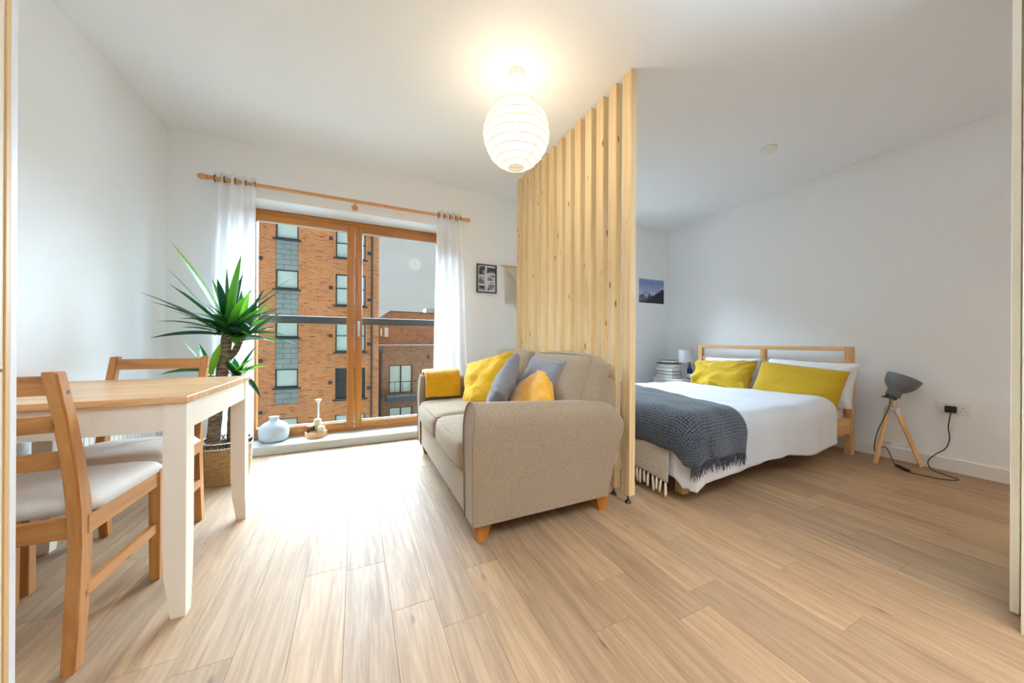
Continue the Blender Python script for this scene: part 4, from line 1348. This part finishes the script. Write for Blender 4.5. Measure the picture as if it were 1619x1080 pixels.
# ------------------------------------------------------------------ pictures on the window wall
def bw_photo(name, seed):
    nb = NB(name)
    v = nb.coords('Object', (16, 16, 16))
    nz = nb.n('TexNoise', Scale=1.0, Detail=5.0, noise_dimensions='4D'); nz.inputs['W'].default_value = seed
    nb.l(v, nz.inputs['Vector'])
    col = nb.ramp(nz.outputs['Fac'], [(0.40, srgb(52, 56, 70)), (0.5, srgb(120, 124, 138)), (0.6, srgb(186, 188, 198))])
    nb.bsdf(col, 0.4, 0.4)
    return nb.m
pf = thing('photo_frame', 'black framed montage of seven monochrome photos beside the curtain', 'picture', (1.246, YB, 1.597))
px0, px1, pz0, pz1 = 1.135, 1.357, 1.447, 1.747
b = nbm()
for r in ((px0, px0 + .012, pz0, pz1), (px1 - .012, px1, pz0, pz1), (px0 + .012, px1 - .012, pz0, pz0 + .012), (px0 + .012, px1 - .012, pz1 - .012, pz1)):
    box(b, r[0], r[1], YB - 0.022, YB - 0.001, r[2], r[3], 0.0015, 1)
obj('frame', b, M['black_frame'], pf)
b = nbm(); box(b, px0 + .012, px1 - .012, YB - 0.012, YB - 0.002, pz0 + .012, pz1 - .012); obj('mount', b, M['mount'], pf)
for i, (x0, x1, z0, z1) in enumerate(((.10, .41, .63, .93), (.10, .41, .31, .57), (.10, .43, .09, .25), (.50, .94, .70, .90), (.54, .92, .44, .64), (.54, .90, .10, .30), (.60, .86, .345, .375))):
    W_, H_ = px1 - px0, pz1 - pz0
    b = nbm(); box(b, px0 + x0 * W_, px0 + x1 * W_, YB - 0.0135, YB - 0.0118, pz0 + z0 * H_, pz0 + z1 * H_)
    obj('photograph', b, bw_photo('monochrome_photo', 3.7 * i), pf)
# macrame
mc = thing('macrame_hanging', 'cream macrame wall hanging half hidden by the pine battens', 'wall hanging', (1.62, YB, 1.75))
b = nbm(); tube(b, [(1.405, YB - .018, 1.752), (1.84, YB - .018, 1.752)], 0.006, 10); obj('dowel', b, M['rod'], mc, smooth=True)
b = nbm(); rm = random.Random(4)
for k in range(56):
    x = 1.462 + k * 0.0057
    L = 0.36 + 0.05 * abs(math.sin(k * .9)) + (0.05 if 20 < k < 36 else 0)
    tube(b, [(x, YB - .016, 1.752), (x + rm.uniform(-.003, .003), YB - .013, 1.752 - L * .5), (x + rm.uniform(-.005, .005), YB - .012, 1.752 - L)], 0.0026, 5)
o = obj('hanging_cords', b, M['cord_cream'], mc); o['kind'] = 'stuff'
for j in range(3):
    for s_ in (-1, 1):
        b = nbm(); n_ = 9
        pts = [(1.62 + s_ * (0.155 - 0.155 * q / n_) , YB - .022 - .003 * (q % 2), 1.735 - j * .03 - 0.15 * q / n_) for q in range(n_ + 1)]
        tube(b, pts, [0.006 + .0015 * (q % 2) for q in range(n_ + 1)], 6); obj('knotted_cord', b, M['cord_cream'], mc, smooth='all')
# mountain print
def mountain():
    nb = NB('mountain_print')
    tc = nb.n('TexCoord'); sp = nb.n('SeparateXYZ'); nb.l(tc.outputs['Object'], sp.inputs[0])
    def ridge(scale, amp, base, seed, detail=6.0):
        mp = nb.n('CombineXYZ'); nb.l(sp.outputs['X'], mp.inputs[0]); mp.inputs[1].default_value = seed
        nz = nb.n('TexNoise', Scale=scale, Detail=detail, Roughness=0.6); nb.l(mp.outputs[0], nz.inputs['Vector'])
        a = nb.n('Math', operation='MULTIPLY_ADD'); a.inputs[1].default_value = amp; a.inputs[2].default_value = base
        nb.l(nz.outputs['Fac'], a.inputs[0])
        lt = nb.n('Math', operation='LESS_THAN'); nb.l(sp.outputs['Z'], lt.inputs[0]); nb.l(a.outputs[0], lt.inputs[1])
        return lt.outputs[0]
    zn = nb.n('MapRange'); zn.inputs['From Min'].default_value = -0.06; zn.inputs['From Max'].default_value = 0.165
    nb.l(sp.outputs['Z'], zn.inputs['Value'])
    sky = nb.ramp(zn.outputs[0], [(0.0, srgb(188, 184, 200)), (0.35, srgb(150, 160, 196)), (0.8, srgb(110, 132, 184)), (1.0, srgb(140, 158, 192))])
    cn = nb.n('TexNoise', Scale=7.0, Detail=4.0); nb.l(tc.outputs['Object'], cn.inputs['Vector'])
    cl = nb.ramp(cn.outputs['Fac'], [(0.55, (0, 0, 0, 1)), (0.72, (1, 1, 1, 1))])
    col = nb.mix(cl, sky, srgb(206, 210, 220))
    rk = nb.n('TexNoise', Scale=26.0, Detail=6.0, Distortion=1.5); nb.l(tc.outputs['Object'], rk.inputs['Vector'])
    snow = nb.ramp(rk.outputs['Fac'], [(0.42, srgb(84, 86, 104)), (0.52, srgb(160, 160, 176)), (0.60, srgb(222, 222, 232))])
    col = nb.mix(ridge(7.0, 0.30, -0.165, 3.3), col, snow)
    col = nb.mix(ridge(9.0, 0.16, -0.145, 8.1), col, nb.ramp(rk.outputs['Fac'], [(0.4, srgb(36, 38, 52)), (0.6, srgb(128, 128, 142))]))
    rt2 = nb.n('Math', operation='MULTIPLY_ADD'); rt2.inputs[1].default_value = 0.55; rt2.inputs[2].default_value = -0.125; nb.l(sp.outputs['X'], rt2.inputs[0])
    tn = nb.n('CombineXYZ'); nb.l(sp.outputs['X'], tn.inputs[0])
    tz = nb.n('TexNoise', Scale=48.0, Detail=4.0); nb.l(tn.outputs[0], tz.inputs['Vector'])
    ts = nb.n('Math', operation='MULTIPLY_ADD'); ts.inputs[1].default_value = 0.10; nb.l(tz.outputs['Fac'], ts.inputs[0]); nb.l(rt2.outputs[0], ts.inputs[2])
    lt = nb.n('Math', operation='LESS_THAN'); nb.l(sp.outputs['Z'], lt.inputs[0]); nb.l(ts.outputs[0], lt.inputs[1])
    col = nb.mix(lt.outputs[0], col, srgb(40, 42, 56))
    nb.bsdf(col, 0.5, 0.3)
    return nb.m
b = nbm(); box(b, 3.42, 3.885, YB - 0.003, YB - 0.0005, 1.468, 1.792)
tag(obj('mountain_print', b, mountain(), None, origin=(3.652, YB, 1.630)), 'unframed photo print of snowy mountains under blue sky, above the nightstand', 'poster')

# ------------------------------------------------------------------ things on the sill
VX, VY = -0.640, 3.478
vz = thing('bottle_vase', 'squat matt white vase with narrow neck on the window sill', 'vase', (VX, VY, WZ0))
b = nbm(); lathe(b, [(0.062, 0), (0.084, 0.004), (0.102, 0.018), (0.109, 0.044), (0.111, 0.080), (0.109, 0.106), (0.098, 0.132), (0.074, 0.153), (0.044, 0.168), (0.034, 0.180), (0.033, 0.200), (0.036, 0.208), (0.030, 0.208), (0.028, 0.195)], (VX, VY, WZ0), 40, cap1=False); vb_ = obj('vase_body', b, M['ceramic'], vz, smooth=True)
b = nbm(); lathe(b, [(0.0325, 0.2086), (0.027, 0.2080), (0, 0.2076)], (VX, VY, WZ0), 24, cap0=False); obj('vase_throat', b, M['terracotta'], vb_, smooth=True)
TXc, TYc = -0.325, 3.475
tr = thing('wooden_tray', 'small octagonal wooden tray of candles on the window sill', 'tray', (TXc, TYc, WZ0))
b = nbm(); lathe(b, [(0.082, 0), (0.087, 0.003), (0.089, 0.050), (0.084, 0.052), (0.082, 0.012), (0, 0.012)], (TXc, TYc, WZ0), 8); obj('tray_body', b, M['tray_wood'], tr)
zt = WZ0 + 0.012
def pillar(x, y, r, h, label, mat=M['wax']):
    b = nbm(); lathe(b, [(r * .96, 0), (r, 0.003), (r, h), (r * .85, h + r * .22), (r * .2, h + r * .5), (0, h + r * .5)], (x, y, zt), 22)
    t = thing('pillar_candle', label, 'candle', (x, y, zt), 0, 'candles on the sill tray'); obj('wax_body', b, mat, t, smooth=True)
    b = nbm(); tube(b, [(x, y, zt + h + r * .45), (x + .001, y, zt + h + r * .5 + .008)], 0.001, 5); obj('wick', b, M['black_plastic'], t)
pillar(TXc + .010, TYc + .030, 0.031, 0.130, 'tall cream pillar candle at the back of the sill tray')
pillar(TXc + .043, TYc - .024, 0.029, 0.075, 'short cream pillar candle at the right of the sill tray')
t = thing('amber_jar', 'dark brown glass candle jar at the left of the sill tray', 'candle jar', (TXc - .040, TYc + .006, zt))
b = nbm(); lathe(b, [(0.028, 0), (0.030, 0.003), (0.030, 0.078), (0.028, 0.080)], (TXc - .040, TYc + .006, zt), 22); obj('jar', b, M['amber'], t, smooth=True)
b = nbm(); lathe(b, [(0.029, 0.080), (0.029, 0.092), (0, 0.092)], (TXc - .040, TYc + .006, zt), 22); obj('lid', b, M['copper'], t, smooth=True)
t = thing('copper_tealight', 'small copper tealight cup at the front of the sill tray', 'candle holder', (TXc - .018, TYc - .045, zt))
b = nbm(); lathe(b, [(0.024, 0), (0.027, 0.004), (0.027, 0.046), (0.025, 0.046), (0.024, 0.036), (0, 0.036)], (TXc - .018, TYc - .045, zt), 22); obj('cup', b, M['copper'], t, smooth=True)
t = thing('candle_stick', 'slim grey candlestick with a flat cup rising behind the tray candles', 'candle holder', (TXc + .012, TYc + .118, WZ0))
cx, cy_ = TXc + .012, TYc + .118
b = nbm(); lathe(b, [(0.030, 0), (0.030, 0.006), (0.010, 0.012), (0.0075, 0.03), (0.0075, 0.285), (0.011, 0.292), (0.013, 0.305), (0.024, 0.309), (0.025, 0.322), (0.021, 0.324), (0, 0.322)], (cx, cy_ - 0.048, WZ0), 20)
obj('stem', b, M['white_lacquer'], t, smooth=True)

# ------------------------------------------------------------------ yucca
PX, PY = -0.790, 2.835
yu = thing('potted_yucca', 'tall yucca with spiky leaves in a woven basket by the curtain', 'plant', (PX, PY, 0))
b = nbm(); lathe(b, [(0.118, 0), (0.124, 0.004), (0.134, 0.10), (0.140, 0.235), (0.136, 0.235), (0.130, 0.10), (0.118, 0.02), (0, 0.02)], (PX, PY, 0), 40); bs = obj('basket', b, M['basket'], yu, smooth=True)
b = nbm()
for zr in (0.238, 0.272):
    tube(b, [(PX + .139 * math.cos(a), PY + .139 * math.sin(a), zr) for a in [2 * math.pi * q / 40 for q in range(41)]], 0.0045, 6, caps=False)
obj('rim_rope', b, M['rope_white'], bs, smooth='all')
b = nbm()
for q in range(26):
    a = 2 * math.pi * q / 26
    for s_ in (-1, 1):
        tube(b, [(PX + .139 * math.cos(a - s_ * .09), PY + .139 * math.sin(a - s_ * .09), 0.236), (PX + .141 * math.cos(a + s_ * .09), PY + .141 * math.sin(a + s_ * .09), 0.273)], 0.0035, 5)
obj('rim_lattice', b, M['rope_dark'], bs)
b = nbm(); lathe(b, [(0.128, 0.20), (0.10, 0.212), (0, 0.218)], (PX, PY, 0), 28, cap0=True); obj('soil', b, M['soil'], yu, smooth=True)
def trunk(pts, r):
    b = nbm()
    sp_ = spline(pts, 8)
    rr = [r * (1 - 0.18 * i / len(sp_)) * (1 + 0.05 * math.sin(i * 2.1)) for i in range(len(sp_))]
    tube(b, sp_, rr, 14); return obj('trunk', b, M['bark'], yu, smooth='all')
A = Vector((-0.783, 2.84, 0.985)); A2 = Vector((-0.715, 2.85, 0.955)); B1 = Vector((-0.855, 2.80, 0.70)); B2 = Vector((-0.745, 2.87, 0.70))
trunk([(-0.850, 2.800, 0.19), (-0.835, 2.815, 0.45), (-0.805, 2.83, 0.75), A], 0.036)
trunk([(-0.765, 2.868, 0.19), (-0.760, 2.868, 0.40), (-0.755, 2.868, 0.56), B2], 0.031)
trunk([(-0.792, 2.835, 0.80), (-0.745, 2.845, 0.86), A2], 0.022)
trunk([(-0.826, 2.82, 0.52), (-0.850, 2.81, 0.60), B1], 0.020)
def leaf(base, tip, w, arch, mat, roll=0.0):
    base, tip = Vector(base), Vector(tip)
    L = (tip - base).length
    mid = base.lerp(tip, 0.5) + Vector((0, 0, arch * L))
    N = 9
    b = nbm(); rows = []
    for i in range(N + 1):
        t_ = i / N
        p = base * (1 - t_) ** 2 + mid * 2 * t_ * (1 - t_) + tip * t_ ** 2
        dv = ((mid - base) * (1 - t_) + (tip - mid) * t_).normalized()
        sd = dv.cross(Vector((0, 0, 1)))
        if sd.length < 1e-3: sd = Vector((1, 0, 0))
        sd.normalize()
        nn = sd.cross(dv).normalized()
        sd = (sd * math.cos(roll) + nn * math.sin(roll)).normalized(); nn = sd.cross(dv).normalized()
        ww = w * (0.55 + 0.45 * min(1, t_ * 4)) * (1 - max(0, (t_ - .45) / .55) ** 1.6) / 2
        ww = max(ww, 0.0006)
        rows.append((b.verts.new(p - sd * ww + nn * ww * .35), b.verts.new(p), b.verts.new(p + sd * ww + nn * ww * .35)))
    for i in range(N):
        for k in range(2):
            b.faces.new((rows[i][k], rows[i][k + 1], rows[i + 1][k + 1], rows[i + 1][k]))
    o = obj('leaf', b, mat, yu, smooth='all')
    return o
LEAVES_A = [
    (-1.049, 2.790, 1.547, 0.062, 0.03, 1),
    (-1.140, 2.940, 1.423, 0.022, 0.02, 0),
    (-1.140, 2.660, 1.211, 0.048, 0.10, 0),
    (-1.184, 2.890, 1.177, 0.030, 0.08, 0),
    (-1.059, 2.640, 1.043, 0.030, 0.14, 0),
    (-0.940, 2.620, 1.010, 0.034, 0.08, 0),
    (-0.942, 2.590, 1.059, 0.050, 0.16, 0),
    (-1.021, 2.990, 1.086, 0.045, 0.14, 0),
    (-0.701, 2.800, 1.516, 0.055, 0.02, 1),
    (-0.824, 2.960, 1.448, 0.020, 0.02, 0),
    (-0.858, 2.900, 1.352, 0.042, 0.10, 0),
    (-0.905, 2.960, 1.358, 0.045, 0.04, 1),
    (-0.741, 3.000, 1.421, 0.045, 0.04, 0),
    (-0.419, 2.960, 1.415, 0.026, 0.10, 0),
    (-0.503, 3.020, 1.321, 0.024, 0.10, 0),
    (-0.424, 2.700, 1.164, 0.040, 0.10, 0),
    (-0.809, 2.560, 1.092, 0.040, 0.16, 0),
    (-0.593, 2.540, 1.015, 0.045, 0.30, 0),
    (-0.644, 2.580, 1.005, 0.050, 0.05, 0),
    (-0.823, 2.740, 0.963, 0.022, 0.10, 0),
    (-0.729, 2.740, 1.164, 0.050, 0.05, 0),
    (-0.994, 3.060, 1.031, 0.030, 0.10, 0),
    (-1.157, 3.040, 1.194, 0.020, 0.06, 0),
]
LEAVES_A2 = [
    (-0.521, 2.790, 1.209, 0.050, 0.03, 1),
    (-0.603, 2.940, 1.306, 0.028, 0.08, 0),
    (-0.556, 2.740, 1.075, 0.060, 0.06, 1),
    (-0.363, 2.680, 0.907, 0.034, 0.14, 0),
    (-0.484, 2.940, 1.045, 0.018, 0.12, 0),
    (-0.555, 2.980, 1.020, 0.020, 0.16, 0),
    (-0.549, 2.620, 0.937, 0.045, 0.10, 0),
    (-0.536, 2.890, 0.920, 0.024, 0.14, 0),
    (-0.671, 2.870, 1.286, 0.055, 0.04, 1),
    (-0.748, 2.990, 1.297, 0.040, 0.05, 0),
    (-0.693, 2.640, 0.910, 0.050, 0.03, 1),
    (-0.594, 2.660, 1.108, 0.050, 0.05, 0),
    (-0.412, 2.960, 0.901, 0.015, 0.16, 0),
]
LEAVES_B1 = [
    (-0.991, 2.800, 0.919, 0.042, 0.03, 1),
    (-0.952, 2.890, 0.918, 0.030, 0.03, 0),
    (-0.972, 2.940, 0.886, 0.040, 0.02, 1),
    (-1.103, 2.780, 0.718, 0.045, 0.12, 0),
    (-1.092, 2.940, 0.755, 0.020, 0.06, 0),
    (-1.055, 2.980, 0.751, 0.022, 0.08, 0),
    (-0.789, 2.740, 0.920, 0.040, 0.02, 1),
    (-0.860, 2.740, 0.790, 0.035, 0.04, 1),
]
LEAVES_B2 = [
    (-0.753, 2.860, 0.815, 0.036, 0.03, 0),
    (-0.606, 2.780, 0.830, 0.042, 0.04, 1),
    (-0.552, 2.820, 0.757, 0.034, 0.10, 1),
    (-0.618, 2.880, 0.764, 0.046, 0.05, 1),
    (-0.666, 2.900, 0.778, 0.040, 0.04, 1),
    (-0.578, 2.740, 0.546, 0.038, 0.30, 0),
    (-0.689, 2.920, 0.607, 0.030, 0.22, 0),
    (-0.767, 2.740, 0.810, 0.030, 0.02, 0),
    (-0.660, 2.720, 0.709, 0.045, 0.10, 1),
    (-0.892, 2.940, 0.732, 0.030, 0.08, 0),
]
rv = random.Random(6)
for base, lst in ((A, LEAVES_A), (A2, LEAVES_A2), (B1, LEAVES_B1), (B2, LEAVES_B2)):
    for (x, y, z, w, ar, li) in lst:
        d = (Vector((x, y, z)) - base).normalized()
        leaf(base + d * 0.012 + Vector((0, 0, rv.uniform(-.03, .03))), (x, y, z), w * 1.25, ar, M['leaf_light'] if li else M['leaf_dark'], rv.uniform(-.5, .5))

for base, n_, l0, l1 in ((A, 20, .26, .42), (A2, 14, .22, .36), (B2, 6, .16, .26)):
    for q in range(n_):
        a_ = 2 * math.pi * (q + rv.uniform(0, .8)) / n_; e_ = math.radians(rv.uniform(-12, 62)); L_ = rv.uniform(l0, l1)
        tip = base + Vector((math.cos(a_) * math.cos(e_), math.sin(a_) * math.cos(e_) * .8, math.sin(e_))) * L_
        tip.y = min(tip.y, 3.12); tip.x = max(tip.x, XL + .06)
        leaf(base + Vector((0, 0, rv.uniform(-.04, .03))), tip, rv.uniform(.03, .05), rv.uniform(.05, .18), M['leaf_light'] if rv.random() < .3 else M['leaf_dark'], rv.uniform(-.5, .5))

# ------------------------------------------------------------------ kitchen units at the frame edges
lc = thing('tall_kitchen_unit', 'tall cream kitchen unit with wood edging at the left frame edge', 'cabinet', (-0.97, 0.75, 0))
b = nbm(); box(b, XL + .002, -0.684, 0.46, 1.081, 0.10, 2.25); obj('carcass', b, M['cab_white'], lc)
b = nbm(); box(b, XL + .002, -0.660, 1.083, 1.099, 0.0, 2.27, 0.001, 1); obj('end_panel', b, M['cab_white'], lc)
b = nbm(); box(b, -0.683, -0.660, 1.0735, 1.0825, 0.0, 2.27); obj('edge_strip', b, M['cab_wood'], lc)
for z0, z1 in ((0.105, 0.867), (0.873, 2.24)):
    b = nbm(); box(b, -0.682, -0.662, 0.465, 1.0715, z0, z1, 0.001, 1); obj('door_panel', b, M['cab_cream'], lc)
b = nbm(); box(b, XL + .002, -0.72, 0.46, 1.08, 0, 0.10); obj('plinth', b, M['cab_cream'], lc)
rc = thing('tall_wardrobe', 'tall pale cream wardrobe side at the right frame edge', 'wardrobe', (2.3, 0.0, 0))
b = nbm(); box(b, 2.0, 2.66, -0.42, 0.249, 0.06, 2.30); obj('carcass', b, M['cab_white'], rc)
b = nbm(); box(b, 2.06, 2.66, 0.2935, 0.312, 0.008, 2.30, 0.001, 1); obj('outer_panel', b, M['cab_cream'], rc)
b = nbm(); box(b, 1.945, 2.66, 0.250, 0.2738, 0.0, 2.30, 0.001, 1); obj('side_panel', b, M['cab_cream'], rc)
b = nbm(); box(b, 2.09, 2.66, 0.2738, 0.2935, 0.02, 2.29); obj('spacer', b, M['dark_metal'], rc)

# ------------------------------------------------------------------ outside
# glazed guard rail of the balcony doors
gr = thing('balcony_rail', 'dark metal guard rail with glass panel just outside the window', 'railing', (0, 3.79, 0))
b = nbm(); box(b, -1.0, 1.0, 3.76, 3.81, 1.100, 1.172, 0.004, 1); obj('handrail', b, M['dark_metal'], gr)
b = nbm(); box(b, -0.98, 0.98, 3.782, 3.792, 0.10, 1.101); obj('glass_panel', b, M['balcony_glass'], gr)
b = nbm(); box(b, -1.0, 1.0, 3.765, 3.805, 0.03, 0.10); obj('bottom_channel', b, M['dark_metal'], gr)
b = nbm(); box(b, -1.0, -0.98, 3.72, 3.81, 0.03, 1.172); box(b, 0.98, 1.0, 3.72, 3.81, 0.03, 1.172); obj('side_bracket', b, M['dark_metal'], gr)

b = nbm(); box(b, -60, 60, 4.5, 90, -6.6, -6.4); o = obj('ground_outside', b, M['street']); o['kind'] = 'structure'

FY = 21.0
ap = thing('apartment_block', 'tall orange brick apartment block across the street', 'building', (-6, FY + 4, -6.4))
lw = [(6.30, 8.2), (3.66, 4.67), (1.08, 2.07), (-1.57, -0.585), (-4.2, -3.19)]
rw = [(5.59, 7.12), (2.906, 4.67), (0.293, 1.953), (-2.357, -0.608), (-5.0, -3.24)]
spn = [(4.67, 6.30), (2.07, 3.66), (-0.585, 1.08), (-2.445, -1.57)]
colx = [(-3.83, -2.81)] + [(-9.6, -8.6)]
holes = []
for (z0, z1) in lw: holes += [(-3.83, -2.81, z0, z1)]
for (z0, z1) in spn: holes += [(-3.83, -2.81, z0, z1)]
for (z0, z1) in rw: holes += [(-1.05, 0.478, z0, z1)]
b = nbm(); wall_holes(b, -14.0, 1.19, -6.4, 9.2, holes, FY, FY + 0.25)
fac = obj('brick_facade', b, M['brick'], ap)
b = nbm(); box(b, -13.95, 1.14, FY + 0.26, FY + 9, -6.4, 9.15); obj('block_core', b, M['brick2'], ap)
def ext_window(x0, x1, z0, z1, mullions, transom, mat, dp=0.10):
    b = nbm(); f = 0.06
    y0, y1 = FY + dp, FY + dp + 0.08
    for r in ((x0, x0 + f, z0, z1), (x1 - f, x1, z0, z1), (x0 + f, x1 - f, z0, z0 + f * 1.3), (x0 + f, x1 - f, z1 - f, z1)):
        box(b, r[0], r[1], y0, y1, r[2], r[3])
    for mx in mullions: box(b, mx - .035, mx + .035, y0, y1, z0 + f, z1 - f)
    if transom: box(b, x0 + f, x1 - f, y0, y1, transom - .025, transom + .025)
    w_ = obj('window', b, M['ext_frame'], ap)
    b = nbm(); box(b, x0 + f, x1 - f, y1 - .03, y1 - .01, z0 + f, z1 - f); obj('pane', b, mat, w_)
    b = nbm(); box(b, x0 - .12, x1 + .12, FY - .09, FY + dp, z0 - .09, z0 - 0.005); obj('window_sill', b, M['ext_frame'], w_)
for i, (z0, z1) in enumerate(lw): ext_window(-3.83, -2.81, z0, z1, [], None, M['blind'], 0.06)
for i, (z0, z1) in enumerate(rw): ext_window(-1.05, 0.478, z0, z1, [-0.29], z0 + (z1 - z0) * .55, M['ext_glass_dark'] if i == 3 else M['blind'])
rk_ = random.Random(8)
for (z0, z1) in spn:
    rows = max(3, round((z1 - z0) / 0.27)); hh = (z1 - z0) / rows
    for r in range(rows):
        cut = -3.83 + (0.68 if r % 2 else 0.34)
        for xa, xb in ((-3.83, cut), (cut, -2.81)):
            b = nbm(); box(b, xa + .008, xb - .008, FY + .03 + rk_.uniform(0, .012), FY + .1, z0 + r * hh + .008, z0 + (r + 1) * hh - .008)
            obj('cladding_panel', b, M['slate'], ap)
b = nbm(); tube(b, [(0.815, FY - .10, -6.3), (0.815, FY - .10, 9.0)], 0.055, 10); obj('downpipe', b, M['ext_frame'], ap, smooth=True)
for (x, z) in ((-4.47, 5.17), (-4.45, -0.13), (-4.44, -2.80), (-1.29, 3.88), (-1.29, 6.6), (-1.29, 1.2), (-1.29, -1.4), (0.66, 6.0), (0.66, 3.3), (0.66, 0.75), (0.66, -1.8)):
    b = nbm(); box(b, x - .09, x + .09, FY - .04, FY - .001, z - .09, z + .09); obj('air_vent', b, M['ext_frame'], ap)
b = nbm(); box(b, -14.05, 1.24, FY - .06, FY + .3, 9.2, 9.32); obj('coping', b, M['coping'], ap)

GY = 26.0
lowb = thing('brick_terrace', 'lower brown brick building with balcony window, right of the tall block', 'building', (6, GY + 3, -6.4))
wx = [(2.20, 3.86, -2.95, -0.85), (2.20, 3.86, -6.1, -3.99), (5.5, 6.6, -2.7, -0.85)]
b = nbm(); wall_holes(b, 1.25, 14, -6.4, 0.58, wx, GY, GY + .25); obj('brick_front', b, M['brick2'], lowb)
b = nbm(); box(b, 1.30, 14, GY + .26, GY + 3.9, -6.4, 0.52); obj('front_core', b, M['brick2'], lowb)
b = nbm(); box(b, 1.20, 14.05, GY - .05, GY + .3, 0.58, 0.665); obj('parapet_coping', b, M['coping'], lowb)
# set back upper block with pitched end
b = nbm()
t = bmesh.new()
pts = [(1.2, 0.5), (1.2, 2.42), (1.765, 2.75), (2.612, 3.42), (14, 3.30), (14, 0.5)]
v0 = [t.verts.new((x, 30.0, z)) for x, z in pts]; v1 = [t.verts.new((x, 36.0, z)) for x, z in pts]
t.faces.new(v0); t.faces.new(v1[::-1])
for k in range(len(pts)): t.faces.new((v0[k], v1[k], v1[(k + 1) % len(pts)], v0[(k + 1) % len(pts)]))
merge(b, t); obj('upper_storey', b, M['brick2'], lowb)
b = nbm(); beam(b, (2.612, 29.95, 3.45), (14, 29.95, 3.33), 0.10, 0.07); beam(b, (1.2, 29.95, 2.43), (2.612, 29.95, 3.45), 0.10, 0.07); obj('roof_verge', b, M['ext_frame'], lowb)
b = nbm(); box(b, 5.7, 7.2, 30.5, 32, 3.3, 3.9); obj('roof_plant', b, M['slate'], lowb)
for x0, x1, z0, z1 in ((1.82, 1.98, 1.35, 1.97), (2.16, 2.46, 1.28, 2.06)):
    b = nbm(); box(b, x0, x1, 29.94, 30.0, z0, z1); obj('slit_window', b, M['blind'], lowb)
for x0, x1, z0, z1 in wx:
    b = nbm(); f = 0.07
    for r in ((x0, x0 + f, z0, z1), (x1 - f, x1, z0, z1), (x0 + f, x1 - f, z0, z0 + f), (x0 + f, x1 - f, z1 - f, z1), ((x0 + x1) / 2 - .05, (x0 + x1) / 2 + .05, z0 + f, z1 - f)):
        box(b, r[0], r[1], GY + .08, GY + .16, r[2], r[3])
    w_ = obj('window', b, M['ext_frame'], lowb)
    b = nbm(); box(b, x0 + f, x1 - f, GY + .13, GY + .15, z0 + f, z1 - f); obj('pane', b, M['blind'], w_)
b = nbm(); box(b, 1.95, 4.15, GY - 1.0, GY - .02, -3.40, -3.05); obj('balcony_slab', b, M['dark_metal'], lowb)
b = nbm()
box(b, 1.97, 4.13, GY - 1.0, GY - .96, -2.02, -1.97)
for k in range(5): box(b, 1.97 + k * .53, 2.0 + k * .53, GY - .99, GY - .96, -3.05, -2.0)
obj('balcony_railing', b, M['ext_frame'], lowb)
b = nbm(); tube(b, [(1.63, GY - .1, -6.3), (1.63, GY - .1, 0.2)], 0.07, 8); box(b, 1.5, 1.76, GY - .22, GY - .02, 0.05, 0.3); obj('downpipe', b, M['dark_metal'], lowb)
b = nbm(); box(b, 4.94, 5.14, GY - .05, GY - .001, -.42, -.2); obj('air_vent', b, M['ext_frame'], lowb)
bpy.context.view_layer.update()
